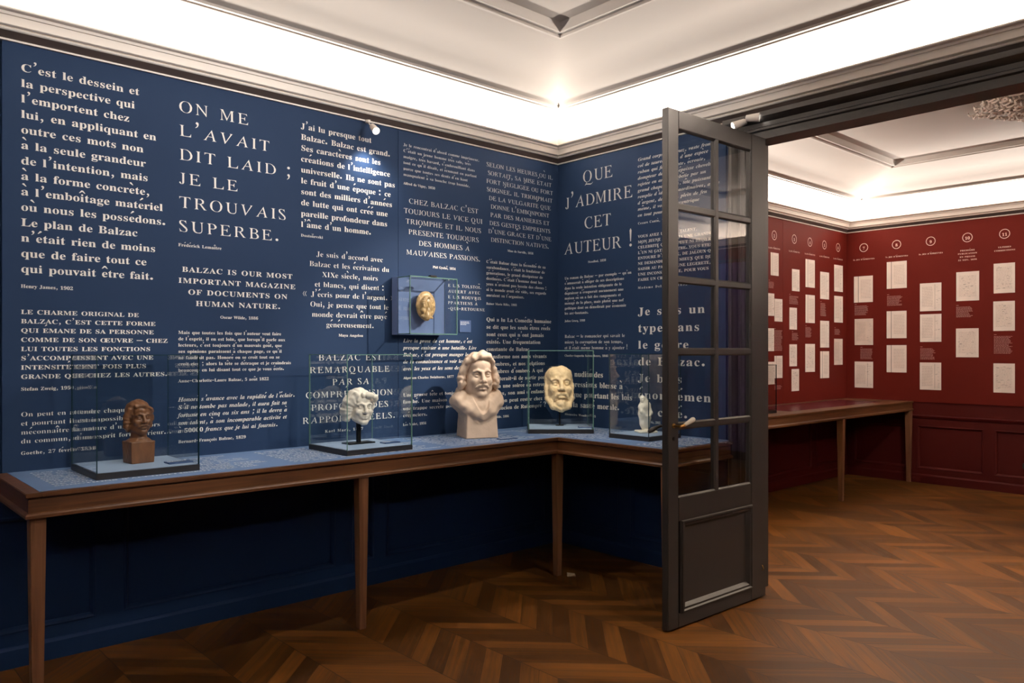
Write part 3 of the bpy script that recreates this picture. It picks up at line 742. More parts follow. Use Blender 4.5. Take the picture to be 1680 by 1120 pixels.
# --- large plaster bust
def plaster_bust():
    F = Field((-18, -14, -34.6), (18, 13, 16.5), .36)
    face(F, stache=1.05, fat=1.16)
    F.add(F.cap((0, 1.0, -6), (0, 2.0, -15), 6.4, 7.2), 1.6)
    F.add(F.ell((0, -3.6, -10.9), (4.8, 3.2, 2.2)), 1.4)
    H = F.ell((0, 2.6, 4.8), (8.2, 9.0, 8.8))
    H = np.maximum(H, -F.ell((0, -8.9, 1.0), (7.9, 7.4, 8.4)))
    for s in (-1, 1):
        H = F.smin(H, F.path([((s * 6.9, -3.4, 7.6), 1.5), ((s * 8.7, -1.6, 3.4), 1.9), ((s * 9.9, -1.0, -.6), 2.3), ((s * 9.8, -1.4, -4.2), 2.2), ((s * 10.3, -1.8, -6.0), 1.4)], .8), .7)
        H = F.smin(H, F.path([((s * 8.0, 1.2, 4), 2.4), ((s * 9.2, 1.4, -1.5), 2.3), ((s * 9.2, 1.6, -5.5), 2.0), ((s * 8.6, 1.2, -7.4), 1.2)], .8), .6)
        H = F.smin(H, F.path([((s * 9.2, -2.8, -1.2), 1.1), ((s * 10.6, -3.2, -3.0), 1.1), ((s * 10.4, -3.0, -4.8), .8)], .5), .5)
    H = F.smin(H, F.path([((-7.4, -4.2, 7.4), 1.2), ((-4.6, -6.4, 10.2), 1.5), ((-.5, -7.2, 11.6), 1.7), ((3.6, -6.8, 11.2), 1.7), ((7.0, -4.8, 8.0), 1.3)], .8), .8)
    H = F.smin(H, F.path([((-3.4, -4.8, 11.6), 1.5), ((1.0, -4.6, 12.8), 1.7), ((5.0, -3.2, 11.4), 1.7), ((7.8, -1.6, 7.6), 1.5)], .8), .7)
    H = F.smin(H, F.path([((-4.0, -4.2, 11.0), 1.5), ((-6.8, -2.8, 8.8), 1.6), ((-8.6, -1.6, 5.2), 1.6), ((-10.4, -2.2, 2.4), 1.1), ((-11.0, -2.8, 1.6), .6)], .8), .6)
    H = F.smin(H, F.cap((0, 7.6, 2), (0, 7.0, -7), 5.0, 4.4), 1.5)
    a = np.arctan2(F.X, F.Z + 3) * 7
    H = H - .12 * np.sin(a * 2.3 + 1.6 * np.sin(F.Y * .5) + 1.2 * np.sin(F.Z * .6)) - .09 * np.sin(F.Z * 1.5 + 2.0 * np.sin(F.X * .35 + F.Y * .3))
    F.add(H, .3)
    # chest, and a cloth over the shoulders open in a V at the neck
    F.add(F.ell((0, -.8, -17.5), (9.6, 7.6, 8.5)), 2.0)
    B = F.ell((0, 1.8, -16.0), (14.6, 8.4, 8.0))
    for s in (-1, 1):
        B = F.smin(B, F.ell((s * 10.8, 1.2, -14.6), (4.8, 6.6, 6.6)), 2.2)
        B = F.smin(B, F.path([((s * 4.4, 6.4, -6.0), 2.2), ((s * 8.6, 3.4, -8.0), 2.6), ((s * 10.4, -1.8, -11.6), 2.6)], 1.0), 2.0)
    B = F.smin(B, F.ell((0, -3.6, -18.5), (10.6, 6.9, 7.2)), 2.5)
    B = B - .28 * np.sin(F.X * .55 + F.Z * .75 + .5 * np.sin(F.Y * .5)) - .14 * np.sin(F.X * .9 - F.Z * 1.1)
    B = np.maximum(B, -F.cap((0, -7.2, -5.0), (0, -11.6, -20.5), 8.2, 1.4))
    B = np.maximum(B, -F.cap((0, 0, 2), (0, 1.5, -10), 7.4))
    cut = (F.Z + 23.4) - .040 * F.X ** 2 + .06 * (F.Y + 9) + .5 * np.sin(F.X * .7 + .6)      # ragged lower hem
    B = np.maximum(B, -cut)
    F.d = np.maximum(F.d, -25.5 - F.Z)
    F.add(B, .35)
    F.add(F.box((0, 1.2, -27.0), (8.9, 9.0, 7.2), .6, -.006), .6)
    F.d = np.maximum(F.d, -33.6 - F.Z)
    lumps(F, .08, 1.1)
    return F
bust = thing('plaster_bust', 'large pinkish plaster bust of a long-haired man, standing uncovered on the table', 'bust', (3.257, 3.907, TT + .001), R(-21), 'sculpted portraits')
F = plaster_bust()
o = F.mesh('bust_body', SC_CREAM, .0116, bust); o.location.z = .336 * 1.16

# --- carved wooden head on its block
def wooden_head():
    F = Field((-13, -15, -34), (13, 14, 16), .40)
    face(F, stache=.95, brow=1.15)
    F.add(F.cap((0, 0.5, -7), (0, .8, -15), 5.0, 5.6), 1.4)
    H = F.ell((0, 2.2, 4.6), (8.8, 9.8, 9.2))
    H = np.maximum(H, -F.ell((.8, -9.2, -.6), (5.8, 6.4, 8.4)))
    H = F.smin(H, F.path([((-7.6, -3.0, 7), 2.0), ((-9.0, -.6, 1), 2.5), ((-8.8, .2, -5.5), 2.3), ((-7.6, .5, -8.5), 1.4)], 1), 1)
    H = F.smin(H, F.path([((7.2, -3.0, 6), 1.9), ((8.2, -.6, 0), 2.1), ((7.6, .2, -6.0), 1.8)], 1), 1)
    H = F.smin(H, F.path([((-4.6, -6.2, 9.2), 1.5), ((0, -7.8, 9.6), 1.3), ((5.4, -6.6, 7.4), 1.1), ((7.2, -4.5, 5.0), 1.0)], 1), .8)
    H = F.smin(H, F.cap((0, 7, 2), (0, 6.5, -9), 5.0, 4.0), 1.5)
    a = np.arctan2(F.X, F.Z + 3) * 7
    H = H - .15 * np.sin(a * 1.6 + 1.0 * np.sin(F.Y * .4)) - .14 * np.sin(a * 3.3 + 1.2 * np.sin(F.Z * .5))
    F.add(H, .3)
    F.add(F.ell((0, 1, -16.5), (8.6, 7.6, 3.0)), 1.5)
    F.add(F.box((0, .6, -24.5), (8.4, 7.8, 8.2), .5, .004), .6)
    F.d = np.maximum(F.d, -32.2 - F.Z)
    lumps(F, .14, 1.0, 1.0)
    return F
wh = thing('wooden_bust', 'small brown carved wooden head on a square block, inside the leftmost glass case', 'bust', (1.200, 3.935, TT + .030), R(6), 'sculpted portraits')
o = wooden_head().mesh('head_and_block', SC_WOOD, .00645, wh); o.location.z = .322 * .645

# --- white plaster head on a rod
def white_head():
    F = Field((-15, -15, -14), (14, 13, 16), .40)
    face(F, stache=.0, brow=1.2, fat=1.05)
    H = F.ell((-.6, 2.2, 4.6), (9.0, 9.4, 8.8))
    H = np.maximum(H, -F.ell((1.0, -9.4, -1.2), (6.2, 6.6, 8.0)))
    H = F.smin(H, F.path([((-5.0, -4.8, 9.0), 2.3), ((-8.6, -2.0, 4), 3.0), ((-9.8, -.4, -3), 3.0), ((-9.4, .2, -8.0), 2.2)], 1), 1.2)
    H = F.smin(H, F.path([((-8.4, 3.0, 5), 3.0), ((-10.6, 3.4, -3), 2.8), ((-10.2, 3.0, -8), 1.8)], 1), 1.2)
    H = F.smin(H, F.path([((-1.0, -7.2, 9.2), 1.9), ((3.6, -8.6, 9.2), 1.9), ((7.6, -7.4, 7.6), 1.8), ((8.6, -5.6, 4.6), 1.5)], 1), 1.0)
    H = F.smin(H, F.path([((7.6, -2.0, 6), 2.0), ((8.4, .5, 0), 2.2), ((7.8, 1.5, -5), 1.9)], 1), 1.0)
    a = np.arctan2(F.X, F.Z + 3) * 7
    H = H - .15 * np.sin(a * 1.7 + 1.3 * np.sin(F.Y * .4 + 1) + .6 * np.sin(F.Z * .7)) - .16 * np.sin(a * 3.5 + 1.4 * np.sin(F.Z * .45))
    F.add(H, .4)
    F.sub(F.ell((0, 4, -15.5), (12, 12, 4.4)), .6)
    lumps(F, .16, .9, 2.0)
    return F
pw = thing('plaster_portrait', 'white plaster head with swept hair on a short black rod, in a glass case', 'bust', (2.372, 3.905, TT + .030), 0, 'sculpted portraits')
o = white_head().mesh('head', SC_WHITE, .0082, pw, rz=R(-8), rx=R(4)); o.location = (0.012, 0, .205)
b = MB(); b.box(-.085, -.045, 0, .085, .045, .007); b.build('stand_base', IRON, pw, bevel=.002)
b = MB(); b.box(-.010, -.010, .007, .010, .010, .14); b.build('stand_rod', IRON, pw)

# --- yellowed mask
def mask():
    F = Field((-10, -15, -16), (10, 7, 12), .32)
    face(F, stache=.0, brow=1.0, fat=1.06)
    F.add(F.ell((0, -2.0, 5.5), (7.0, 6.6, 6.0)), 1.5)
    F.d = np.maximum(F.d, F.Z - 10.6 + .065 * F.X ** 2 - .3 * np.sin(F.X * 1.1))
    for s in (-1, 1):                                                     # drooping moustache, beard along the jaw
        F.add(F.path([((s * .4, -9.5, -4.2), .65), ((s * 1.9, -9.2, -4.7), .7), ((s * 3.1, -8.4, -6.0), .6), ((s * 3.5, -7.7, -7.8), .45)]), .25)
        F.add(F.path([((s * 6.4, -2.0, 5), 1.0), ((s * 6.9, -2.0, -1), 1.2), ((s * 6.2, -2.6, -7), 1.6), ((s * 4.0, -5.6, -11.0), 1.8), ((s * .5, -7.0, -12.4), 1.8)], 1), .9)
    F.add(F.ell((0, -7.8, -10.0), (2.2, 1.9, 2.3)), .5)
    F.d = np.maximum(F.d, F.Y - 1.6)
    F.sub(F.ell((0, 4.5, -1), (5.0, 7.0, 9)), .8)
    lumps(F, .16, .9, 3.0); lumps(F, .12, 1.9, 1.0); lumps(F, .09, 3.4, 2.0)
    return F
pm = thing('plaster_mask', 'yellowed plaster face mask on a thin rod, in the corner glass case', 'mask', (3.985, 3.880, TT + .030), R(-42.3 + 8), 'sculpted portraits')
o = mask().mesh('mask_face', SC_GOLD, .0131, pm, rx=R(-6)); o.location = (0, .05, .275)
b = MB(); b.tube([(0, 0, 0), (0, 0, .14)], .0055, 10); b.build('stand_rod', IRON, pm)
b = MB(); b.lathe([(.03, 0), (.03, .003), (.028, .005)], 20); b.build('stand_base', IRON, pm)

# --- ivory statuette: a hooded, cloaked standing figure
def statuette():
    F = Field((-8, -7, -1), (8, 7, 26), .24)
    F.d = F.smin(F.d, F.path([((.6, .2, 1.6), 2.1), ((-.2, .2, 6), 2.9), ((-.6, .0, 12), 3.5), ((-.7, .0, 17.0), 3.3), ((-.8, 0, 19.5), 2.2)], 1.5), .1)
    F.add(F.path([((2.4, .8, 18.0), 1.9), ((3.0, .8, 14), 1.8), ((2.7, .6, 9.5), 1.6), ((1.8, .2, 4), 1.2)], 1), 1.2)
    F.add(F.ell((-1.9, -.6, 21.8), (1.55, 1.75, 2.0)), .8)
    F.add(F.path([((-1.6, .3, 23.0), 1.5), ((0.6, .8, 20.6), 1.7), ((2.6, .9, 18.0), 1.6)], 1), .8)
    F.add(F.ell((-2.6, -2.2, 21.5), (.35, .45, .55)), .3); F.add(F.ell((-2.2, -1.9, 20.4), (.7, .6, .6)), .4)
    F.sub(F.path([((-2.9, -2.0, 22.0), .25), ((-2.0, -2.3, 22.0), .25)]), .3)
    F.add(F.path([((-3.6, -.8, 17.0), 1.2), ((-3.0, -2.6, 14.0), 1.0), ((.2, -3.4, 11.0), .85), ((1.0, -3.3, 9.4), .7)], 1), .7)
    F.add(F.path([((2.8, -.6, 16.5), 1.2), ((3.6, -2.2, 13.0), 1.0), ((2.2, -3.0, 11.2), .8)], 1), .7)
    F.sub(F.path([((-1.6, -3.9, 16.5), .3), ((-1.2, -3.9, 10), .35), ((.1, -2.9, 3.5), .3)]), .7)
    F.sub(F.path([((1.5, -3.6, 9.0), .3), ((1.2, -2.6, 3.0), .3)]), .6)
    F.add(F.ell((0.2, -1.4, 1.5), (1.6, 2.0, .9)), .5); F.add(F.ell((2.2, -.8, 1.5), (1.4, 1.6, .9)), .5)
    lumps(F, .10, 1.4)
    F.add(F.box((.8, 0, .75), (6.4, 5.2, .75), .6), .25)
    return F
st = thing('statuette', 'small ivory statuette of a hooded robed figure, in the case by the door', 'statuette', (4.045, 3.175, TT + .030), R(-32), 'sculpted portraits')
statuette().mesh('figure', SC_IVORY, .0098, st)

# --- portrait medallion in the wall case: oval disc with a profile in relief, seen edge-on from -y
def medallion():
    F = Field((-10, -4.6, -12), (10, 2, 12), .22)
    F.d = F.smin(F.d, np.maximum(F.ell((0, 1.2, 0), (8.3, 3.0, 10.2)), np.abs(F.Y) - 1.0), .1)
    y = -1.3
    F.add(F.ell((-.6, y, 2.0), (4.3, 1.9, 4.9)), .5)                               # skull
    F.add(F.ell((1.4, y, -1.0), (3.2, 1.8, 4.2)), .8)                              # face, looking to +x
    F.add(F.path([((3.3, y - .2, 2.2), .7), ((4.2, y - .2, 3.6), .6)]), .6)
    F.add(F.path([((3.8, y - .2, 1.4), .7), ((5.5, y - .2, -.6), .75)]), .4)       # nose
    F.add(F.path([((3.6, y, -1.0), .9), ((4.6, y, -1.7), .55)]), .4); F.add(F.ell((4.0, y, -3.0), (.9, .9, .55)), .3)
    F.add(F.ell((3.3, y, -4.5), (1.3, 1.1, 1.1)), .4)
    F.add(F.path([((2.6, y - .8, -2.0), .7), ((3.9, y - .7, -2.0), .5)]), .3)
    F.sub(F.ell((2.9, y - 2.1, 1.5), (.8, .9, .45)), .3); F.add(F.path([((2.2, y - 1.2, 2.3), .4), ((3.7, y - .9, 2.2), .4)]), .3)
    F.add(F.ell((1.2, y - .9, -5.0), (2.2, 1.0, 1.2)), .6)
    F.add(F.path([((-.4, y, -4), 2.3), ((-1.0, y, -8.0), 2.8)]), .8)               # neck
    F.add(F.path([((-4.4, y, -7.6), 1.2), ((0, y - .5, -7.4), 1.3), ((3.6, y, -8.4), .9)], 1), .5)
    for i in range(9):                                                             # wavy locks
        a = R(70 + i * 19); cx, cz = -.6 + 3.7 * math.cos(a), 2.0 + 4.3 * math.sin(a)
        F.add(F.path([((cx * .6, y - 1.3, cz * .8 + .6), .8), ((cx, y - .7, cz - .4), 1.0), ((cx - .5, y - .2, cz - 1.9), .7)], .5), .35)
    F.add(F.path([((-3.6, y, -.5), 1.5), ((-4.0, y, -3.5), 1.5), ((-3.2, y, -5.6), 1.0)], 1), .5)
    lumps(F, .13, 1.5, 1)
    return F
md = thing('portrait_medallion', 'oval golden portrait medallion with a profile in relief, inside the wall-mounted case', 'medallion', (2.985, YA - .012 - .063 - .040, 1.738), 0, 'sculpted portraits')
o = medallion().mesh('medallion_disc', SC_BRONZE, .0092, md); o.location.y = -.012
b = MB(); b.tube([(0, .040, .03), (0, -.006, .03)], .006, 10); b.build('mounting_pin', IRON, md)

# caption cards
def card(label, cx, cy, z, rz, wx, wy, m=BLUECARD, lines=3):
    t = thing('caption_card', label, 'caption card', (cx, cy, z), rz, 'caption cards')
    b = MB(); b.box(-wx / 2, -wy / 2, 0, wx / 2, wy / 2, .006); b.build('card', m, t, bevel=.0008)
    b = MB()
    for i in range(lines):
        yy = wy / 2 - .012 - i * .009
        if yy < -wy / 2 + .006: break
        x = -wx / 2 + .008
        while x < wx / 2 - .02 - (.03 if i == lines - 1 else 0):
            l = random.uniform(.006, .014); b.box(x, yy - .0012, .006, x + l, yy + .0012, .0064); x += l + .003
    b.build('printed_text', TEXTD, t)
    return t
card('blue caption card beside the wooden head, inside the leftmost glass case', 1.335, 3.800, TT + .030, 0, .11, .075)
card('blue caption card beside the white head, inside the second glass case', 2.515, 3.80, TT + .030, 0, .10, .06)
card('dark blue caption card on the table in front of the plaster bust', 3.318, 3.690, TT, R(-8), .125, .055)
card('blue caption card under the mask, inside the corner glass case', 4.010, 3.660, TT + .030, R(-42.3), .10, .05)
t = card('blue caption card on the wall, right of the medallion case', 3.392, YA - .012, 1.617, 0, .10, .082)
t.rotation_euler = (R(90), 0, 0)

# ================================================================== wall texts, in wall metres: wall, style, align, left, width, first baseline, leading, size, ...
QUOTES = [
    ('A', 'B', 'L', 0.768, 0.649, 2.738, 0.0713, 0.0692, 9, ['C’est le dessein et', 'la perspective qui', 'l’emportent chez', 'lui, en appliquant en', 'outre ces mots non', 'à la seule grandeur', 'de l’intention, mais', 'à la forme concrète,', 'à l’emboîtage matériel', 'où nous les possédons.', 'Le plan de Balzac', 'n’était rien de moins', 'que de faire tout ce', 'qui pouvait être fait.'], ('Henry James, 1902', 0.768, 0.217, 1.74), 'bold cream quotation of fourteen lines beginning C’est le dessein, top left of the blue wall'),
    ('A', 'B', 'L', 0.768, 0.655, 1.619, 0.0428, 0.0386, 7, ['LE CHARME ORIGINAL DE', 'BALZAC, C’EST CETTE FORME', 'QUI ÉMANE DE SA PERSONNE', 'COMME DE SON ŒUVRE – CHEZ', 'LUI TOUTES LES FONCTIONS', 'S’ACCOMPLISSENT AVEC UNE', 'INTENSITÉ CENT FOIS PLUS', 'GRANDE QUE CHEZ LES AUTRES.'], ('Stefan Zweig, 1950', 0.768, 0.22, 1.265), 'bold capital quotation beginning LE CHARME ORIGINAL, at far left behind the first vitrine'),
    ('A', 'M', 'L', 0.768, 0.677, 1.145, 0.0412, 0.0412, 3, ['On peut en attendre chaque fois –', 'et pourtant il est impossible de', 'méconnaître la nature d’un être hors', 'du commun, d’un esprit fort intérieur...'], ('Goethe, 27 février 1831', 0.768, 0.313, 0.969), 'light four-line quotation beginning On peut en, seen through the leftmost vitrine'),
    ('A', 'R', 'L', 1.478, 0.602, 2.697, 0.125, 0.1125, 4, ['ON ME', 'L’AVAIT', 'DIT LAID ;', 'JE LE', 'TROUVAIS', 'SUPERBE.'], ('Frédérick Lemaître', 1.476, 0.229, 1.995), 'very large light capital quotation beginning ON ME, second column of the blue wall'),
    ('A', 'B', 'C', 1.476, 0.661, 1.863, 0.0589, 0.0519, 1, ['BALZAC IS OUR MOST', 'IMPORTANT MAGAZINE', 'OF DOCUMENTS ON', 'HUMAN NATURE.'], ('Oscar Wilde, 1886', 1.697, 0.215, 1.623), 'bold centred capital quotation in English beginning with IS OUR MOST'),
    ('A', 'B', 'L', 1.476, 0.634, 1.537, 0.0329, 0.0322, 5, ['Mais que toutes les fois que l’auteur veut faire', 'de l’esprit, il en est loin, que lorsqu’il parle aux', 'lecteurs, c’est toujours d’un mauvais goût, que', 'ses opinions paraissent à chaque page, ce qu’il', 'ne faudrait pas. Honoré ou se croit tout ou se', 'croit rien ; alors la tête se détraque et je craindrais', 'beaucoup en lui disant tout ce que je vous écris.'], ('Anne-Charlotte-Laure Balzac, 5 août 1822', 1.476, 0.499, 1.284), 'small seven-line quotation beginning Mais que toutes, right of the leftmost vitrine'),
    ('A', 'I', 'L', 1.476, 0.658, 1.184, 0.0408, 0.042, 0, ['Honoré s’avance avec la rapidité de l’éclair.', 'S’il ne tombe pas malade, il aura fait sa', 'fortune en cinq ou six ans ; il la devra à', 'son talent, à son incomparable activité et', 'à 50000 francs que je lui ai fournis.'], ('Bernard-François Balzac, 1829', 1.476, 0.365, 0.967), 'italic five-line quotation beginning Honoré s’avance, low between the first two vitrines'),
    ('A', 'B', 'L', 2.171, 0.652, 2.74, 0.0634, 0.0621, 4, ['J’ai lu presque tout', 'Balzac. Balzac est grand.', 'Ses caractères sont les', 'créations de l’intelligence', 'universelle. Ils ne sont pas', 'le fruit d’une époque : ce', 'sont des milliers d’années', 'de lutte qui ont créé une', 'pareille profondeur dans', 'l’âme d’un homme.'], ('Dostoïevski', 2.171, 0.142, 2.113), 'bold ten-line quotation beginning J’ai lu presque tout, under the white wall spotlight'),
    ('A', 'M', 'C', 2.18, 0.643, 2.005, 0.0593, 0.0593, 4, ['Je suis d’accord avec', 'Balzac et les écrivains du', 'XIXe siècle, noirs', 'et blancs, qui disent :', '« J’écris pour de l’argent. »', 'Oui, je pense que tout le', 'monde devrait être payé', 'généreusement.'], ('Maya Angelou', 2.418, 0.17, 1.535), 'light centred quotation beginning Je suis d’accord, left of the medallion case'),
    ('A', 'R', 'C', 2.179, 0.649, 1.391, 0.0736, 0.0699, 5, ['BALZAC EST', 'REMARQUABLE', 'PAR SA', 'COMPRÉHENSION', 'PROFONDE DES', 'RAPPORTS RÉELS.'], ('Karl Marx, 1867', 2.327, 0.261, 0.963), 'large light centred capital quotation behind the white plaster head'),
    ('A', 'M', 'L', 2.886, 0.636, 2.764, 0.0382, 0.0363, 0, ['Je le rencontrai d’abord comme imprimeur.', 'C’était un jeune homme très sale, très', 'maigre, très bavard, s’embrouillant dans', 'tout ce qu’il disait, et écumant en parlant', 'parce que toutes ses dents d’en haut', 'manquaient à sa bouche trop humide.'], ('Alfred de Vigny, 1850', 2.886, 0.253, 2.518), 'small six-line quotation beginning Je le rencontrai, top of the fourth column'),
    ('A', 'R', 'C', 2.889, 0.663, 2.401, 0.0663, 0.061, 1, ['CHEZ BALZAC C’EST', 'TOUJOURS LE VICE QUI', 'TRIOMPHE ET IL NOUS', 'PRÉSENTE TOUJOURS', 'DES HOMMES À', 'MAUVAISES PASSIONS.'], ('Phil Gyulaï, 1854', 3.12, 0.192, 1.996), 'light capital quotation beginning CHEZ, directly above the medallion case'),
    ('A', 'R', 'L', 3.246, 0.295, 1.88, 0.0387, 0.0368, 0, ['E LIS TOLSTOÏ.', 'AUBERT AVEC', 'E LIS ROUVRIS', 'PPARTIENS À', '-QUI-RETOURNE'], None, 'light capital quotation partly hidden behind the right edge of the medallion case'),
    ('A', 'I', 'L', 2.886, 0.61, 1.503, 0.0451, 0.0451, 1, ['Lire la prose de cet homme, c’est', 'presque assister à une bataille. Lire', 'Balzac, c’est presque manger le fruit', 'de la connaissance et voir les choses', 'avec les yeux et les sens des autres.'], ('Algernon Charles Swinburne, 1877', 2.886, 0.41, 1.267), 'bold italic quotation beginning Lire la prose, directly below the medallion case'),
    ('A', 'M', 'L', 2.883, 0.489, 1.154, 0.0437, 0.0437, 2, ['Une grosse tête et toujours', 'fauché. Une maison avec', 'une trappe secrète pour les', 'créanciers.'], ('Léo Malet, 1956', 2.883, 0.184, 0.967), 'light four-line quotation beginning Une grosse tête, left of the large plaster bust'),
    ('A', 'R', 'C', 3.589, 0.655, 2.744, 0.0584, 0.0567, 3, ['SELON LES HEURES OÙ IL', 'SORTAIT, SA MISE ÉTAIT', 'FORT NÉGLIGÉE OU FORT', 'SOIGNÉE. IL TRIOMPHAIT', 'DE LA VULGARITÉ QUE', 'DONNE L’EMBONPOINT', 'PAR DES MANIÈRES ET', 'DES GESTES EMPREINTS', 'D’UNE GRÂCE ET D’UNE', 'DISTINCTION NATIVES.'], ('Mme de Surville, 1858', 3.785, 0.257, 2.161), 'light capital quotation of ten lines beginning SELON LES HEURES, beside the room corner'),
    ('A', 'B', 'L', 3.585, 0.596, 2.066, 0.0392, 0.0384, 4, ['C’était Balzac dans la fécondité de sa', 'surabondance, c’était le fondateur de', 'générations, le grand dissipateur de', 'destinées. C’était l’homme dont les', 'yeux n’avaient pas besoin des choses ;', 'si le monde avait été vide, ses regards', 'auraient su l’organiser.'], ('Rainer Maria Rilke, 1903', 3.585, 0.291, 1.773), 'small bold seven-line quotation with the word fécondité, right of the medallion case'),
    ('A', 'B', 'L', 3.585, 0.635, 1.657, 0.0523, 0.0512, 1, ['Qui a lu La Comédie humaine', 'se dit que les seuls êtres réels', 'sont ceux qui n’ont jamais', 'existé. Une fréquentation', 'constante de Balzac', 'transforme nos amis vivants', 'en ombres, et nos relations', 'en ombres d’ombre. À qui', 'importerait-il de sortir pour', 'aller à une soirée où retrouver', 'Ruskins, son ami d’enfance,', 'quand on peut rester chez soi', 'avec Lucien de Rubempré ?'], ('Oscar Wilde, 1886', 3.585, 0.213, 0.972), 'bold quotation of thirteen lines beginning Qui a lu, right of the large plaster bust'),
    ('B', 'R', 'C', -4.133, 0.652, 2.688, 0.1711, 0.1626, 1, ['QUE', 'J’ADMIRE', 'CET', 'AUTEUR !'], ('Stendhal, 1838', -3.901, 0.175, 2.093), 'very large light capital quotation beginning QUE, right of the room corner'),
    ('B', 'B', 'L', -4.137, 0.643, 1.986, 0.0377, 0.0369, 0, ['Un roman de Balzac – par exemple – qu’on', 's’amuserait à alléger de ses descriptions', 'dans la seule intention obligeante de le', 'dégraisser n’évoquerait aucunement une', 'maison où on a fait des rangements et', 'ménagé de la place, mais plutôt une nef', 'gothique dont on démolirait par économie', 'les arc-boutants.'], ('Julien Gracq, 1980', -4.137, 0.208, 1.666), 'small bold eight-line quotation beginning Un roman, right of the room corner'),
    ('B', 'M', 'L', -4.137, 0.613, 1.546, 0.0429, 0.045, 2, ['Balzac – le romancier qui savait le', 'mieux la corruption de son temps,', 'et il était même homme à y ajouter !'], ('Charles-Augustin Sainte-Beuve, 1846', -4.137, 0.431, 1.405), 'light three-line quotation ending à y ajouter, just above the mask vitrine'),
    ('B', 'B', 'L', -4.137, 0.651, 1.256, 0.0758, 0.0758, 2, ['En nudité des', 'impressions blesse à', 'ce que pourtant les lois', 'de la santé morale.'], ('Alexandre Wendt, 1835', -4.137, 0.313, 0.964), 'bold four-line quotation ending santé morale, behind the mask vitrine'),
    ('B', 'I', 'L', -3.437, 0.597, 2.756, 0.0426, 0.0418, 0, ['Grand corps, gros nez, vaste front', 'col de taureau orné d’une espèce de', 'ruban qui fait cravate, écrouie, œil', 'dompteur de bêtes, épaisse chevelure', 'rejetée en arrière, abêtie par un', 'grand chapeau mou, tête puissante', 'remplie d’idées extraordinaires, avide', 'd’argent, de lettres, plein de feu', 'même, il vole à l’excentrique', 'en tout pour tout.'], ('Cesare Cantù, 1837', -3.437, 0.267, 2.32), 'bold italic ten-line quotation beginning Grand corps, partly seen through the top door panes'),
    ('B', 'B', 'L', -3.437, 0.597, 2.227, 0.0372, 0.0354, 3, ['VOUS AVEZ UN BEAU TALENT,', 'MON JEUNE AMI, DÉJÀ UNE GRANDE', 'CÉLÉBRITÉ QUE NE PEUT NI BRISER', 'L’UN NI GÂTER L’AUTRE. VOUS ÊTES', 'ENTOURÉ D’ENVIEUX, DE JALOUX QUI', 'NE DEMANDENT PAS MIEUX QUE DE', 'SAISIR AU PASSAGE UNE LÉGÈRETÉ,', 'UNE INCONSÉQUENCE, POUR VOUS', 'FAIRE UN CRIME.'], ('Madame Delannoy, 1832', -3.437, 0.407, 1.876), 'small bold capital quotation beginning VOUS AVEZ, partly seen through the second row of door panes'),
    ('B', 'B', 'L', -3.437, 0.632, 1.692, 0.1141, 0.105, 5, ['Je suis un', 'type dans', 'le genre', 'de Balzac.', 'Je bois', 'énormément', 'de café.'], ('Pierre Ma, 2002', -3.385, 0.139, 0.956), 'very large bold quotation ending de café, cut by the edge of the open door'),
]
PAGES = [
    (2, 'L', 7.43, 7.588, 2.228, 2.464, 1),
    (2, 'L', 7.35, 7.5, 1.809, 2.04, 0),
    (2, 'L', 7.508, 7.665, 1.754, 1.989, 0),
    (2, 'L', 7.351, 7.496, 1.445, 1.68, 0),
    (2, 'L', 7.506, 7.666, 1.164, 1.396, 1),
    (2, 'L', 7.351, 7.506, 1.103, 1.335, 0),
    (3, 'L', 7.869, 8.029, 2.089, 2.323, 0),
    (3, 'L', 7.815, 7.972, 1.676, 1.909, 0),
    (3, 'L', 7.815, 7.972, 1.283, 1.517, 2),
    (3, 'L', 7.861, 8.019, 1.017, 1.253, 2),
    (4, 'L', 8.166, 8.373, 2.146, 2.452, 1),
    (4, 'L', 8.166, 8.373, 1.755, 2.063, 1),
    (4, 'L', 8.16, 8.375, 1.216, 1.524, 2),
    (5, 'L', 8.503, 8.711, 2.032, 2.337, 0),
    (5, 'L', 8.503, 8.712, 1.485, 1.787, 0),
    (5, 'L', 8.503, 8.712, 1.14, 1.443, 1),
    (6, 'L', 8.841, 9.054, 2.134, 2.44, 0),
    (6, 'L', 8.841, 9.054, 1.776, 2.082, 0),
    (6, 'L', 8.839, 9.048, 1.286, 1.587, 3),
    (7, 'F', 4.119, 3.902, 2.01, 2.313, 1),
    (7, 'F', 4.111, 3.899, 1.516, 1.819, 3),
    (7, 'F', 4.111, 3.899, 1.021, 1.323, 0),
    (8, 'F', 3.745, 3.529, 2.15, 2.452, 1),
    (8, 'F', 3.746, 3.531, 1.59, 1.895, 1),
    (8, 'F', 3.746, 3.531, 1.206, 1.512, 1),
    (9, 'F', 3.389, 3.17, 1.882, 2.187, 0),
    (9, 'F', 3.388, 3.17, 1.546, 1.848, 0),
    (9, 'F', 3.39, 3.172, 1.023, 1.32, 0),
    (10, 'F', 3.022, 2.803, 1.977, 2.284, 2),
    (10, 'F', 3.025, 2.808, 1.38, 1.685, 2),
    (11, 'F', 2.668, 2.476, 2.04, 2.346, 2),
    (11, 'F', 2.671, 2.477, 1.653, 1.957, 2),
    (11, 'F', 2.67, 2.477, 1.019, 1.319, 2),
]
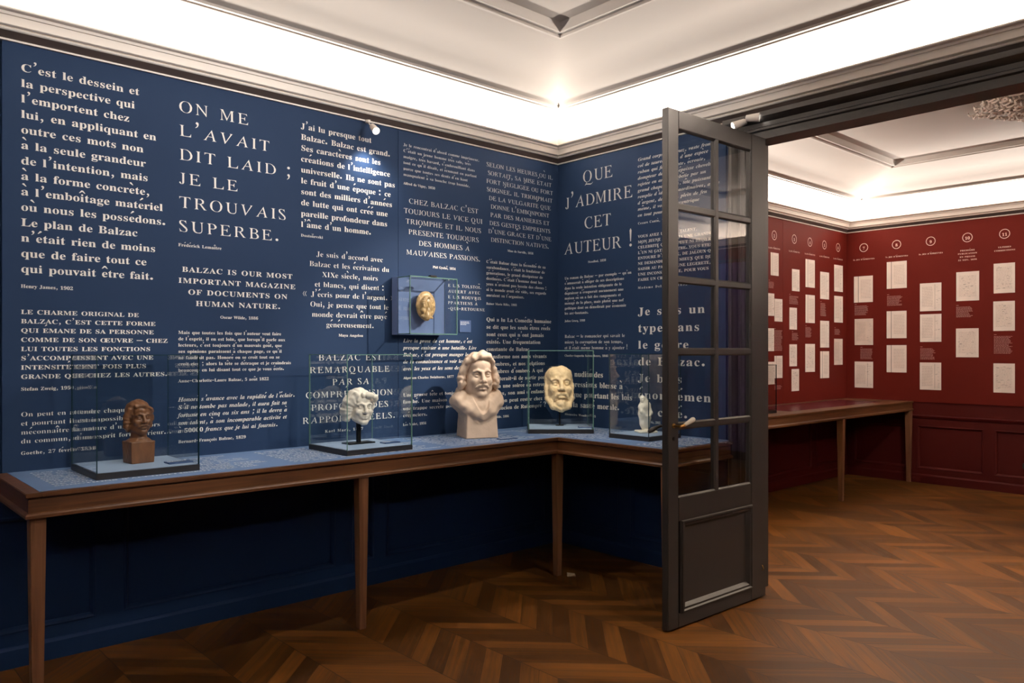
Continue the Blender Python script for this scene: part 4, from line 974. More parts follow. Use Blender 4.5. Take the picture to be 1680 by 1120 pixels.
CAPS = [
    (2, 'L', 7.392, 7.496, 2.096, 2.177),
    (2, 'L', 7.506, 7.666, 1.447, 1.68),
    (2, 'L', 7.512, 7.656, 1.05, 1.106),
    (3, 'L', 7.815, 8.006, 1.946, 2.052),
    (3, 'L', 7.871, 8.008, 1.564, 1.656),
    (4, 'L', 8.166, 8.299, 1.591, 1.725),
    (5, 'L', 8.509, 8.644, 1.841, 2.003),
    (6, 'L', 8.851, 8.986, 1.638, 1.717),
    (7, 'F', 4.112, 3.953, 1.861, 1.99),
    (7, 'F', 4.045, 3.907, 1.352, 1.491),
    (8, 'F', 3.742, 3.577, 1.956, 2.085),
    (9, 'F', 3.386, 3.229, 1.349, 1.493),
    (10, 'F', 3.023, 2.865, 1.799, 1.933),
    (11, 'F', 2.666, 2.5, 1.418, 1.617),
]
HEADS = [
    (2, 'L', 7.505, 2.645, ['1e JEU D’ÉPREUVES'], 0.235),
    (3, 'L', 7.921, 2.645, ['2e JEU D’ÉPREUVES'], 0.235),
    (4, 'L', 8.267, 2.645, ['3e JEU D’ÉPREUVES'], 0.235),
    (5, 'L', 8.604, 2.645, ['4e JEU D’ÉPREUVES'], 0.235),
    (6, 'L', 8.939, 2.645, ['5e JEU D’ÉPREUVES'], 0.235),
    (7, 'F', 4.006, 2.643, ['6e JEU D’ÉPREUVES'], 0.246),
    (8, 'F', 3.639, 2.643, ['7e JEU D’ÉPREUVES'], 0.246),
    (9, 'F', 3.279, 2.643, ['8e JEU D’ÉPREUVES'], 0.246),
    (10, 'F', 2.915, 2.645, ['PREMIÈRE', 'PUBLICATION', 'EN PRESSE', '22 NOV. 1836'], 0.18),
    (11, 'F', 2.569, 2.646, ['ULTIMES', 'CORRECTIONS'], 0.19),
]
BLUEPALE = simple('pale_blue_lettering', (.42, .50, .62), .5, .02, 3.0)
REDINK = simple('pinkish_white_lettering', (.80, .66, .58), .5, .02, 3.0)
CAPINK = simple('dim_pink_lettering', (.55, .34, .31), .5, .02, 3.0)
# letter outlines, 200 units to the em, each point packed as (x + 40) * 256 + (y + 60), -1 between contours:
# style (B bold, M medium, I bold italic, R light capitals), letter, advance, points
GLYPHS = [
    ('B','A',87,[21913,20889,11586,9792,9788,16956,16704,14657,14153,15702,23382,24901,24129,22080,22076,33084,33088,32064,30029,-1,16220,19324,22620]),
    ('B','B',89,[21655,11159,11156,12947,14219,13894,12608,11071,11068,22588,26430,29251,31051,31830,30053,24941,29301,30594,28306,-1,21395,23186,24206,24961,24696,23922,22383,19566,20113,-1,19562,22889,24422,25439,25420,24902,23618,20545,19529]),
    ('B','C',94,[26264,20376,17555,14988,13186,12151,11626,12124,13137,14919,17216,20283,23354,28991,33102,32337,28741,24641,19275,17769,19338,23957,26515,30341,31866,32634,32665,31897,31381,29587]),
    ('B','D',99,[21655,11159,11156,13457,14215,13634,11327,11324,22076,31303,34410,33405,31115,27284,-1,21907,26760,28266,27992,26699,24643,20545,19530,20113]),
    ('B','E',88,[30871,11159,11156,13457,14214,13894,12608,11071,11068,30780,32345,31321,30545,27975,24386,20035,19816,22631,24416,24916,25940,25985,25217,23666,22126,19821,20113,25489,27789,29319,30076,30844]),
    ('B','F',81,[30615,11159,11156,13457,14215,13895,12609,11071,11068,23356,23359,20290,19532,19561,22120,24414,24916,25684,25729,24961,24440,23410,19565,20113,24466,27533,29315,29564,30588]),
    ('B','G',102,[26264,20376,17555,15244,13186,12151,12124,13137,15175,17472,20539,24122,28476,33090,33630,35936,35940,24420,24416,26208,27739,27717,27201,26175,21569,19529,18263,17770,19338,23957,25748,29832,31866,32634,32665,31897,30355]),
    ('B','H',105,[22679,11159,11156,13457,14216,13894,12608,11071,11068,22588,22591,20290,19532,19560,27752,27718,27202,24639,24636,36156,36159,34880,33350,33421,33937,36244,36247,24727,24724,27281,27784,27758,19566,19855,22676]),
    ('B','I',52,[22935,11159,11156,13713,14217,13894,13378,11071,11068,22844,22847,20801,19781,19854,21395,22932]),
    ('B','J',66,[26519,14487,14484,17296,18053,17463,15668,14645,14136,15170,14408,12619,10824,10049,10808,12849,15919,21559,23374,23953,26516]),
    ('B','K',102,[22679,11159,11156,13713,14216,13634,11071,11068,22588,22591,20290,19782,19812,20583,27459,24639,24636,36924,36927,34117,24181,31632,35220,35223,25239,25236,27539,28304,26759,19819,19855,22676]),
    ('B','L',85,[23191,11159,11156,13457,14216,13894,12608,11071,11068,30780,32091,31323,29260,27975,24642,20035,19533,20369,23188]),
    ('B','M',127,[19863,11159,11156,13713,14216,13894,12608,11071,11068,19004,19007,16450,15692,15754,24124,25148,33676,33090,30527,30524,41788,41791,39490,38989,39309,40595,41876,41879,33431,26456]),
    ('B','N',99,[18327,11415,11412,14218,13634,11327,11324,18748,18751,16450,15692,15746,31034,31802,32141,33427,34964,34967,27287,27284,29841,30343,30302]),
    ('B','O',105,[23961,19094,15243,13700,11891,11872,13647,16962,19005,23610,28477,32328,33871,35680,35699,33925,30609,28566,-1,19338,23701,26258,28298,29308,29802,28233,23870,21313,19273,18263,17770]),
    ('B','P',84,[11159,11156,13457,14216,13894,12608,11071,11068,22588,22591,20290,19532,19557,26471,29036,30836,31358,30348,27540,24982,-1,23185,24461,25223,24949,24175,22891,19562,20113]),
    ('B','Q',105,[23961,19094,15243,13700,11891,11871,13901,17472,19772,23595,29733,32550,35626,35373,33068,29744,27196,30787,33613,35162,35946,34941,33925,30609,28566,-1,19338,23701,26258,28298,29308,29802,28233,23870,21313,19529,18263,17770]),
    ('B','R',95,[11159,11156,13457,14216,13894,12608,11071,11068,22588,22591,20290,19532,19558,20582,27708,34876,34879,33345,26473,30321,31615,31114,29073,26006,-1,20626,21906,24973,25983,25718,24688,23148,19563,20112]),
    ('B','S',78,[18072,16278,13709,12926,13174,14191,15976,21852,23894,24654,24392,22080,20287,17985,15942,13404,12636,12602,13370,14142,20026,22587,26434,27720,28759,28258,25199,17279,16520,16781,18836,21652,23186,25481,26748,27772,27801,26777,26518]),
    ('B','T',85,[10903,10876,11900,12421,13709,15505,18323,17990,16704,14911,14908,27196,27199,24386,23878,24211,28557,30587,31355,31383]),
    ('B','U',98,[22679,11159,11156,13457,14216,14171,14668,16194,19004,23097,26940,29762,31310,31840,32141,33426,34708,34711,27287,27284,29841,30344,30300,28999,24384,22082,20806,19790,20113,22676]),
    ('B','V',86,[21143,9623,9620,12173,21049,22073,30606,32916,32919,25751,25748,28305,28295,23641,18062,18834,21140]),
    ('B','W',122,[19607,9623,9620,11663,19002,20026,26490,32314,33082,41363,42388,42391,36247,36244,38034,38541,34653,30606,31122,32916,32919,22167,22164,24720,25731,21851,17550,18579,19604]),
    ('B','X',94,[22935,11159,11156,13454,20326,14921,13122,10815,10812,19260,19263,17217,16709,21089,25156,24641,22591,22588,34108,31559,24689,29837,32147,33940,33943,25495,25492,27282,27791,23926,20111,20627,22932]),
    ('B','Z',88,[13207,12667,13435,15241,17552,24466,11324,31036,32093,31069,30033,28232,25667,18242,31127]),
    ('B','a',69,[21882,18556,15226,12916,12144,12136,14178,15972,16746,15731,16246,19062,20337,20578,16477,13655,11857,11337,11587,12350,13627,15162,17980,20547,21308,23354,25404,27202,26692,25412,25446,24944,23926,-1,17496,20574,20553,17987,16709,16461]),
    ('B','b',72,[17559,10903,10900,12178,12682,12602,13114,15682,17980,20026,22331,25668,26955,27750,26227,24952,23419,21628,19322,17524,-1,19828,21107,22126,22876,22086,21313,19775,17986,17482,17775,18290]),
    ('B','c',59,[21627,17275,13682,12395,11354,11601,13379,14654,18234,21822,24904,24138,22597,20804,18758,17227,15969,16754,19063,20086,20839,23397,24426,24179,23160]),
    ('B','d',74,[26775,19351,19348,21648,21876,20090,17788,15995,13170,12139,11353,12105,14398,15675,17466,20028,21828,21818,28478,28482,27458,26695,-1,17779,20084,21868,21835,19778,17731,16464,16486]),
    ('B','e',60,[21114,18300,14712,12396,11355,12106,14654,16187,18234,22078,24907,24141,22343,20548,17483,16221,24925,24427,23156,-1,16755,18551,19574,20339,20578,16226]),
    ('B','f',43,[21144,19353,16791,14739,13452,12922,11130,11123,12915,12352,11071,11068,20540,20543,18497,17988,18035,20851,20858,18042,18322,19605,20368,19847,21891,23173,23948,22677]),
    ('B','g',65,[18300,13430,11628,11366,12378,15442,12363,11586,12092,13879,11827,11053,11304,14881,21537,24101,25900,26421,25919,23620,15943,15434,15951,22355,24410,25183,24939,24178,26482,26489,22393,-1,17270,19574,20582,20057,19542,17238,16223,16238,-1,15157,23092,23855,22567,16421,14378,14386]),
    ('B','h',76,[18071,11415,11412,12690,12609,11327,11324,19516,19519,18241,18027,19312,21618,22380,22081,20543,20540,28988,28991,27457,27238,26230,22908,20089,18033]),
    ('B','i',40,[15513,13718,12942,13703,15492,17287,18062,17302,-1,18042,11386,11383,12661,12609,11327,11324,19516,19519,18241]),
    ('B','j',42,[15769,13974,13199,14725,16773,18315,18323,-1,18554,11386,11383,13173,13678,13352,12837,11045,11570,10294,8758,7473,7466,8740,10784,14881,16678,17965,18488]),
    ('B','k',72,[18071,11415,11412,12690,12609,11071,11068,19516,19519,18241,18007,18777,22594,22336,21055,21052,29500,29503,27971,21606,26229,28023,28026,20858,21111,22900,18014]),
    ('B','l',40,[18071,11415,11412,12690,12609,11327,11324,19516,19519,18241]),
    ('B','m',111,[25209,22396,20089,17777,17786,11386,11383,12661,12609,11327,11324,19260,19263,17985,17771,19056,21362,22124,21825,20543,20540,28476,28479,27201,26987,28273,30578,31340,31041,29503,29500,37692,37695,36417,36198,34934,31868,29049,26736]),
    ('B','n',76,[26230,22908,20089,18033,18042,11386,11383,12661,12609,11327,11324,19516,19519,18241,18027,19312,21618,22380,22081,20543,20540,28988,28991,27457,27238]),
    ('B','o',67,[19068,16763,13426,11620,11602,13379,14910,16699,21051,22846,25674,26459,25708,22904,-1,17782,19064,21106,21587,21060,20288,19006,17728,16460,16489,17010]),
    ('B','p',74,[23931,22140,19577,17777,17786,11386,11383,12661,12325,11043,11040,20256,20259,18724,17960,17986,19772,21818,23611,25150,27466,28252,27500,25464,-1,19057,20596,21874,22638,23387,22600,21571,20290,18756,17994,18027]),
    ('B','q',73,[26748,23412,21370,19068,17019,13682,12395,11353,12105,14398,17466,19772,21826,21285,19235,19232,28448,28451,26917,-1,18037,19575,21364,21868,21574,20290,17987,16968,16219,17008]),
    ('B','r',57,[22396,19832,17774,17786,11386,11383,12661,12609,11327,11324,20284,20287,17987,18024,19311,20846,21610,23144,24683,25201,24441]),
    ('B','s',58,[17532,15482,13686,12656,12136,13150,15702,19789,20036,19521,17471,15936,13642,13137,12113,12090,12858,14398,17978,20283,22080,23110,23381,21598,16234,15728,16245,18039,19318,21359,22120,22888,22908,19578]),
    ('B','t',46,[17809,17041,11384,11380,12916,13123,13630,14907,16698,19518,21577,20811,20038,19012,17990,17780,21108,21114,17786]),
    ('B','u',75,[17530,10874,10871,12658,12870,13631,14907,18491,21056,22084,22074,28735,28738,27204,27002,20090,20087,21621,22126,22089,20805,19267,17989,17483]),
    ('B','v',61,[18810,10106,10103,12398,17466,18490,25206,25975,25978,20858,20855,22134,22641,19796,17011,17270,18807]),
    ('B','w',87,[17530,9850,9847,11121,16442,17466,21859,25146,25914,32117,33143,33146,28538,28535,30069,27480,25459,25718,26999,27002,19066,19063,20086,21099,18773,16245,17527]),
    ('B','x',64,[19066,10618,10615,12657,16727,12098,10559,10556,16444,16191,14912,15176,17491,19777,18239,18236,26684,26687,25155,20577,24949,26231,26234,20602,20599,22388,21871,19813,17524,17782,19063]),
    ('B','y',60,[18554,10106,10103,11381,17467,16173,15401,14121,13618,12084,10031,10023,11809,14112,16165,18487,24436,25719,25722,20858,20855,22389,22124,19796,17013,18551]),
    ('B','z',59,[11898,11623,12647,13938,15221,19061,11071,11068,24124,24401,23633,21829,20290,16705,24438,24442]),
    ('B','0',75,[22684,17308,14999,13456,11642,11614,13384,14913,17212,22588,24897,26440,28254,28282,26512,24983,-1,18322,20117,21650,22909,22875,21574,20035,18246,16987,17021]),
    ('B','1',75,[23452,19612,12940,11915,12930,14722,18319,17733,16451,13635,13628,27964,27971,23621]),
    ('B','2',75,[22684,17053,13720,11920,11909,12929,15998,16783,17812,20372,21901,21625,18534,11594,11580,27708,27992,25944,24653,22859,14667,24174,27010,27271,26768,25239]),
    ('B','3',75,[22428,16028,13464,12179,11660,11911,12675,16000,16527,18068,20372,21644,21629,20855,19571,15218,15209,19560,21348,22367,22609,21320,19524,16709,15432,14414,14165,12115,11339,12099,14397,16187,22076,25153,27210,27992,27743,24684,21871,25720,26751,27271,26513,24984]),
    ('B','4',75,[20636,10845,10837,20309,20040,19525,16451,16444,28476,28227,26181,25416,25429,29013,29022,25438,25500,-1,20623,20318,13150,20107]),
    ('B','5',75,[13468,12397,13931,17773,19820,21353,22362,22354,20294,18244,15942,14416,14420,12370,11595,12355,14653,16443,21820,24641,26955,27738,27238,25455,22644,16758,15220,15757,23948,24707,26755,26524]),
    ('B','6',75,[23709,19356,17305,14222,12413,11880,12122,12879,14150,15936,17980,20283,23869,26436,27726,28251,28007,26480,24437,21623,17524,16754,18060,19603,22165,23688,23684,26759,27790,27286,-1,20335,22634,23386,22601,21573,20548,19014,17740,16984,16744,18285]),
    ('B','7',75,[12188,11904,13952,14732,25229,15932,19004,28565,28572]),
    ('B','8',75,[23452,17564,15514,12945,12165,12413,13175,16492,12643,11612,11598,13378,14910,19771,23356,26178,27978,28501,28253,27236,22896,26233,27263,27526,27023,25751,-1,20885,22417,23174,22651,20853,19064,17280,17292,17809,18836,-1,18791,22622,23385,23372,21571,19778,16967,16205,16218,16736]),
    ('B','9',75,[21916,17308,15257,12430,11645,12145,13416,15715,18273,22374,23146,21837,18243,16708,14668,14161,12879,12362,13631,16187,20540,22591,25674,27483,28016,27774,27018,25747,23961,-1,18323,19604,21138,22157,22914,23156,21869,19819,17263,16510,17295]),
    ('M','B',89,[21653,12181,13970,14726,14406,13889,11582,26175,28996,30796,31318,29796,23917,29046,30082,28048,-1,21396,23187,24463,25225,25473,24177,22382,19309,19602,-1,19308,23147,24935,25952,25932,25157,23617,21567,19777,19273]),
    ('M','C',94,[32151,31635,30353,23703,20374,17810,15243,12406,12381,15176,17473,23355,28736,32590,32335,28740,26688,24383,19018,17257,18827,23958,26516,28815,30854,32379]),
    ('M','I',52,[12693,13971,14729,14405,12607,21567,19524,19599,20115,21141]),
    ('M','J',66,[15765,17553,18314,18235,16947,15666,14388,13882,14657,14151,11849,10561,12085,14385,15921,21048,22862,23183,25237]),
    ('M','O',105,[23960,21399,17296,14212,12924,12138,12887,15433,19007,23611,26172,30275,33359,34647,35434,34684,33668,30352,28564,-1,18827,23702,26515,28555,29821,30313,28744,23869,21056,19017,17751,17258]),
    ('M','U',98,[22165,11669,13714,14478,14427,14925,16451,19005,23099,26941,29508,31055,31584,31629,33172,34197,27541,30098,30856,30812,29254,24383,22080,20293,19533,19858]),
    ('M','X',94,[12181,13967,20838,15176,13121,11326,18750,16959,16197,16973,21091,25416,25668,24895,22846,33086,31047,24177,29582,32148,33429,25749,27284,28303,27270,23923,19599,20372,22421]),
    ('M','a',69,[21625,16762,13171,12395,13412,14948,16236,15219,15991,18041,20342,20850,20833,13910,12368,11849,12607,15164,17982,20805,21566,23356,25149,25921,24899,24687,23669,-1,16985,20832,20808,17985,16452,15949]),
    ('M','b',72,[11925,12691,12859,15684,17981,22077,23872,25413,27220,27237,26732,24694,21626,19576,17008,17045,-1,18805,19830,21364,22639,23388,22597,21567,19517,17728,16969,17264]),
    ('M','c',59,[21369,17273,15478,12651,11875,11858,13636,14911,18236,21823,24136,22596,20802,18500,16970,15956,15714,16499,19065,20343,21352,22374,23656,24173,23922]),
    ('M','d',74,[20629,22160,22129,19832,17786,14710,13425,11875,11857,12362,14399,17468,19774,22088,22076,27968,26691,26187,26261,-1,19318,21872,22091,20033,19008,17474,16455,15963,16751,17524]),
    ('M','e',60,[18298,16505,13682,11876,11858,13636,14911,18236,21824,24394,24139,22597,20547,16970,15711,24415,23914,22899,20856,-1,16500,18553,19832,20596,21089,15969]),
    ('M','f',43,[16790,14994,13963,13443,13432,11640,11637,13429,12607,11582,19006,17984,17481,17525,20341,20344,17528,17811,20630,20614,22918,23436,22420,21142]),
    ('M','g',65,[18298,14968,12657,11879,12891,16466,12874,11842,12349,14647,12082,11565,11817,12837,14882,21283,24103,25645,26165,25406,23363,15685,14922,15696,23383,24933,24683,23411,26227,26231,22135,-1,17272,19576,20596,20568,18259,16216,15718,16244,-1,15159,23349,24111,22566,18467,14886,13865,13875]),
    ('M','h',76,[12437,13456,13379,12350,18494,17475,17516,19058,20596,21875,22887,22855,22336,21054,27966,26695,26726,25717,22906,20344,17518,17557]),
    ('M','i',40,[15511,13973,13451,15494,17032,17806,17045,-1,12408,13427,13379,12350,18494,17475,17528]),
    ('M','j',42,[16791,14999,13714,13707,15750,17289,18063,-1,12664,13939,13607,13092,10788,10279,11311,10292,8243,7726,8997,12066,14627,16423,17710,18040]),
    ('M','l',40,[12437,13456,13379,12350,18494,17475,17557]),
    ('M','m',111,[24951,22394,20088,17517,17528,12408,13427,13379,12350,18494,17475,17516,18802,20596,21619,22384,22595,21566,27454,26439,26476,28018,29556,30835,31847,31296,30014,36670,35651,35686,34677,31610,29303,26734]),
    ('M','n',76,[25717,22650,20344,17518,17528,12408,13427,13379,12350,18494,17475,17516,19058,20596,21875,22887,22855,22336,21054,27966,26695,26726]),
    ('M','o',67,[17017,15222,12651,11611,11858,13636,16957,20797,24132,25938,25956,24177,22646,20857,-1,17528,20344,21363,22107,21315,20286,17470,15948,15978,16499]),
    ('M','p',74,[22138,19832,17260,17272,12408,13174,13093,11554,19490,17957,17456,17478,19774,21820,23613,26181,27731,27748,26226,25206,-1,18803,20597,22131,23150,23654,23376,22855,21826,20288,18498,17481,17516]),
    ('M','q',73,[26234,23666,21112,19066,15222,12650,11857,13380,14655,17468,19774,22085,22055,20514,27426,26407,-1,17783,19577,21621,22124,21829,19520,17730,16711,15952,15976]),
    ('M','r',57,[22394,20087,17513,17528,12408,13427,13379,12350,19006,17731,17768,19056,20082,22378,24686,24693,24184]),
    ('M','s',58,[22378,22394,21111,17530,15481,13941,12911,12899,14427,20046,20552,19776,17469,14403,12623,12604,14911,16700,20029,21569,22599,23119,22361,15977,15216,15990,18041,20597]),
    ('M','t',46,[17272,17295,11895,11893,13173,13380,13887,16700,19263,20292,19010,17477,17269,20597,20600]),
    ('M','u',75,[12152,13166,13383,13888,15165,18492,20801,22344,22332,27713,26442,26488,21112,22386,22344,21059,19265,17732,17227,17272]),
    ('M','v',61,[17015,11127,12654,18236,24181,25464,21112,22391,23155,19792,16500]),
    ('M','x',64,[25976,21624,22900,19810,17012,17784,10872,12914,17239,13894,11070,16189,14655,14147,17494,20290,19518,25663,20065,24694]),
    ('M','y',60,[11383,12655,17979,15656,13864,13361,11314,10283,11044,11810,14883,16682,24181,25208,21624,22902,22636,19791,16499,17015]),
    ('M','z',59,[12408,12393,13684,17015,19575,11326,23614,23888,22083,18239,15935,23928]),
    ('I','B',86,[14230,14227,16017,16521,11332,9535,8511,8508,22589,25408,28746,29784,28516,25196,29812,31619,31115,29329,26261,-1,22417,23442,25742,26501,26235,24948,23151,19566,21645,-1,19305,23398,24410,24144,22855,21058,18752,17474,16968]),
    ('I','G',100,[24216,20372,16523,13435,11625,11359,12112,14148,17212,21562,26172,30530,32866,34661,34665,24937,24933,27491,25669,25154,22591,20032,17990,16974,16473,18037,21644,23954,26260,28306,29838,30854,31355,32379,33689,32921,31893,28312]),
    ('I','H',102,[24982,14230,14227,16017,16521,11332,9535,8511,8508,19260,19263,17473,16968,19304,27496,24644,22847,21823,21820,32572,32575,30275,30540,35729,38035,38038,27286,27283,29583,29574,27758,19566,22416,23955,24979]),
    ('I','L',85,[24982,14230,14227,16017,16521,11332,9535,8511,8508,28220,30551,29271,27725,25670,23106,16964,17229,21902,23955,24979]),
    ('I','S',74,[19096,16017,14214,14199,21591,22095,20804,18751,15424,13893,12877,12633,11609,9787,12863,15931,18234,21564,24129,25674,26197,25443,18814,18310,19344,20371,22931,24974,25738,26236,27260,28824,27800,27285,25493,23192]),
    ('I','a',67,[20600,18810,16760,13166,10849,9291,9540,11579,14651,15934,18507,18243,18748,20282,23103,25676,24909,23622,22596,22085,22610,25465,21881,21361,-1,19060,20082,20590,18772,16711,15172,13894,14167,17521]),
    ('I','b',64,[17007,20122,12950,12947,14738,14727,9792,13114,16956,21061,23634,25192,24944,22905,21626,19063,-1,18287,19569,20591,21092,18505,15936,14144,14154,17258]),
    ('I','c',55,[21113,19578,17272,12652,11107,10073,10055,11072,12860,15162,18495,21581,20815,18758,16707,14918,14160,15721,18293,19829,19308,19815,22117,23402,23154]),
    ('I','d',67,[28058,20886,20883,22418,22925,21367,18810,16504,12909,10074,9548,9797,11579,14651,16190,18763,18243,18748,20538,21819,24132,25420,24654,22596,22088,-1,19317,20339,20064,17483,15172,14150,13644,14427,18034]),
    ('I','e',54,[19322,15990,12908,10590,9808,10055,11072,12604,14650,18495,21325,20303,18502,16451,14662,14161,14421,18265,20831,22630,23150,22899,22135,-1,18036,19828,20336,19558,16219,14681,16750]),
    ('I','f',39,[21146,18840,16786,14983,13689,11385,11123,13427,9003,7973,6693,7215,4914,3886,4643,6944,8994,10790,13622,17523,20339,20601,17785,20372,21398,21907,21388,22920,24458,24468,23959]),
    ('I','g',60,[20600,18042,14455,11886,10850,11353,13139,10314,10054,10562,12093,8759,7727,7977,9252,14112,18467,21290,22063,22074,14154,13645,14673,20052,22877,23650,23662,25710,25715,22899,-1,17525,19315,19821,18780,17238,16213,15191,14685,15725,-1,11318,13371,17462,18227,18219,16165,13093,11051,10544]),
    ('I','h',71,[16227,19866,12950,12947,14738,14471,9276,13628,14928,16993,19052,21104,21869,18760,19261,21050,23871,26702,25936,24391,23109,23115,25968,25207,23418,21369,18029]),
    ('I','i',39,[17048,14995,14988,17030,18825,19347,-1,18042,11382,11635,12658,13167,10308,11069,12858,15679,18252,17486,15172,14661,14666]),
    ('I','j',36,[17304,15251,15244,17286,18825,19599,18837,-1,18298,11382,11891,12914,13163,7717,6182,6956,5938,4402,3371,3622,5409,6944,9506,11560,13107]),
    ('I','l',35,[19866,12950,12947,14482,14732,9796,10557,12346,13883,15166,17740,16974,14660,14149,14156]),
    ('I','m',105,[16227,18042,11126,11635,12658,12390,9532,13628,17250,19309,21616,21608,17980,22076,24922,26727,28270,30320,27460,27965,29754,31035,33860,35148,34382,32581,31813,31819,34672,33911,31866,30329,27248,25703,25968,25463,23418,21625,18285]),
    ('I','n',71,[16227,18042,11126,11635,12658,12390,9532,13628,17250,19309,21360,21867,19012,19517,21306,22587,25156,26700,25934,24133,23109,25968,25463,23418,21625,18285]),
    ('I','o',63,[21624,19322,15734,11622,10071,10055,11328,13116,15162,19006,22088,24150,24933,24685,23412,-1,19062,20339,20840,19280,17218,15679,14401,13901,16751]),
    ('I','p',66,[16748,17786,11126,11123,12913,12906,8489,7717,6180,6176,14624,14628,12582,13885,16186,19518,22601,25441,25456,24694,22138,19319,-1,17514,19824,20592,21353,19535,16448,14656,14668]),
    ('I','q',64,[20345,18810,16760,13165,10330,9804,10053,11835,14907,18504,16167,14116,14112,22560,22564,21029,20524,25721,21881,21621,-1,19829,20595,21102,19284,16197,15428,14406,14162,16231,19060]),
    ('I','r',52,[16226,18042,11126,11635,12658,12390,9532,13628,16735,18281,19820,20585,22376,23665,23160,21114,17000]),
    ('I','s',51,[16250,14457,12144,11877,16457,15937,14399,12099,11089,10066,9019,11837,14906,18495,20044,15215,15732,17270,19314,20325,21349,22137,19576]),
    ('I','t',37,[18572,17292,14463,11127,11123,12659,9540,10045,11834,13371,16197,17741,16975,15431,14148,13639,16755,19571,19832,17272]),
    ('I','u',71,[17786,10870,11379,12402,12390,10052,10813,12602,14395,17735,19537,19008,20283,22587,25412,26700,25934,24133,23111,26488,22392,20835,18771,16712,14916,14153]),
    ('I','v',57,[15226,10358,10611,11633,12394,12858,13370,18768,21341,22888,23409,22904,21370,19832,19314,20839,17746,16718,16238]),
    ('I','x',60,[24698,22393,21110,18280,17528,15738,11127,11124,13426,14188,15190,12359,10058,8261,8508,10298,12092,13892,15439,17723,20283,24138,23372,21573,20295,18785,21870,24683,25711,25717]),
    ('I','y',56,[15479,14714,9847,9843,11634,14651,12846,11307,8240,6702,6184,6946,8736,11300,14125,22113,23157,21114,19576,19058,20838,17995]),
    ('I','z',52,[11896,10596,11364,12907,18540,8507,8505,9529,10557,12092,16946,19763,21561,21822,21315,20037,18755,18236,18999,17463,14408,13131,22904]),
    ('R','A',107,[27034,14919,13376,11325,18238,16451,19548,27996,29509,29249,26941,36158,33856,32584,-1,19808,25479,28000]),
    ('R','B',86,[20120,11415,13461,14733,14917,13631,12093,25405,29508,30538,31057,30809,28774,24942,28792,29317,26259,-1,20373,23953,25990,25980,25205,23153,19055,18034,18580,-1,18027,22635,24680,26210,27471,26439,24385,19264,17995]),
    ('R','C',92,[22426,19096,16018,12933,11379,11872,12885,14412,18751,24123,26940,29247,32590,31824,28995,24895,21825,19272,16978,14954,15486,16262,19091,20886,25494,27282,28811,30335,29849,27798]),
    ('R','D',100,[12438,13971,14733,14916,13631,12093,25662,28481,30790,33877,34664,34162,31367,26516,23703,-1,20117,23699,26509,28803,30326,30818,30552,28745,26948,24897,19521,17993,18067]),
    ('R','E',90,[29336,11415,13461,14733,14916,13631,12093,31549,31829,30281,27714,19265,18245,18028,23914,25437,25949,25981,25469,24691,23152,18031,18067,20117,26516,29067,29829]),
    ('R','F',77,[28056,11415,13461,14733,14401,12093,20798,19009,18250,18028,23658,25180,25692,25212,23922,21871,18031,18324,24724,27277,28292,28804]),
    ('R','G',105,[25242,19096,16018,12933,11901,11370,12885,16709,19519,22332,25659,30013,33603,33636,34919,35943,35945,26473,26471,28774,30043,30020,27454,22592,19526,17233,15711,15225,16262,18063,20373,23191,26261,28816,32638,31897,30868]),
    ('R','H',105,[11415,13461,14733,14400,12093,21310,19264,17996,18539,29542,28993,26685,35902,33856,32588,32400,33686,35224,26007,28053,29325,28783,18034,17808,18324,20631]),
    ('R','I',49,[11415,13461,14733,14401,12093,21310,18754,18252,18324,20631]),
    ('R','J',53,[13207,15509,16781,16702,15166,13899,12621,11337,12097,14139,17980,19266,20042,20113,20629,22679]),
    ('R','L',91,[11415,14227,14729,14916,13631,12093,32061,32342,31830,30537,27970,19265,18255,18324,20375]),
    ('R','M',119,[17560,11415,13461,14733,14659,11837,19262,17216,15946,15758,24637,32654,32835,30269,39230,36674,36172,36244,38552,32408,25424]),
    ('R','N',98,[16280,11415,13460,14730,14916,12093,19518,17471,16705,16205,16008,31546,31892,34200,26775,29588,30088,30288]),
    ('R','O',98,[22426,18327,14733,12415,11374,11868,14154,18239,20540,23355,26941,29763,32077,33627,34161,32642,29585,27542,-1,22680,24982,27025,28553,30325,30042,28748,26433,24894,23101,20799,18500,16972,15703,15221,15743,17806,19091]),
    ('R','P',80,[20632,11415,13461,14733,14916,14400,12093,20542,19519,18249,18025,24426,28017,29046,29565,29316,26259,-1,19606,21909,24716,25978,24946,23150,18030,17809,18324]),
    ('R','Q',109,[22170,20122,16531,13447,11640,11366,11868,13137,14919,17472,20540,15909,16164,19754,29987,33831,36917,36406,34350,31787,19762,21819,26686,29765,32080,33629,33899,33401,31115,27030,-1,22423,24726,26769,28553,29566,30318,29265,27718,25664,23102,20799,18500,16972,15703,15221,16519,18835]),
    ('R','R',102,[12438,13971,14733,14917,13631,12093,20286,18245,18027,21866,29757,35134,32578,24939,29301,29829,28813,27027,24471,-1,20117,24209,26245,26491,25716,23663,19821,18030,18580]),
    ('R','S',66,[14746,12180,11401,12157,22613,23116,22595,20798,17215,14917,13133,11609,12859,13118,14911,20027,23614,24898,25934,25685,24416,14979,14222,14739,15766,19350,22666,23936,23194,20887,18074]),
    ('R','T',87,[11416,11907,12429,14227,18581,19604,20111,19777,16957,25918,24129,23369,23957,27540,30093,31363,30872]),
    ('R','U',100,[11415,14483,14985,15443,16713,18753,21564,27195,29246,30530,31561,32081,32144,32917,34712,27031,29333,30601,30803,29767,28483,25152,22849,19530,18275,18580,21143]),
    ('R','V',103,[11671,13972,15243,20283,20795,34454,35480,29335,30869,31118,22093,18064,18324,20631]),
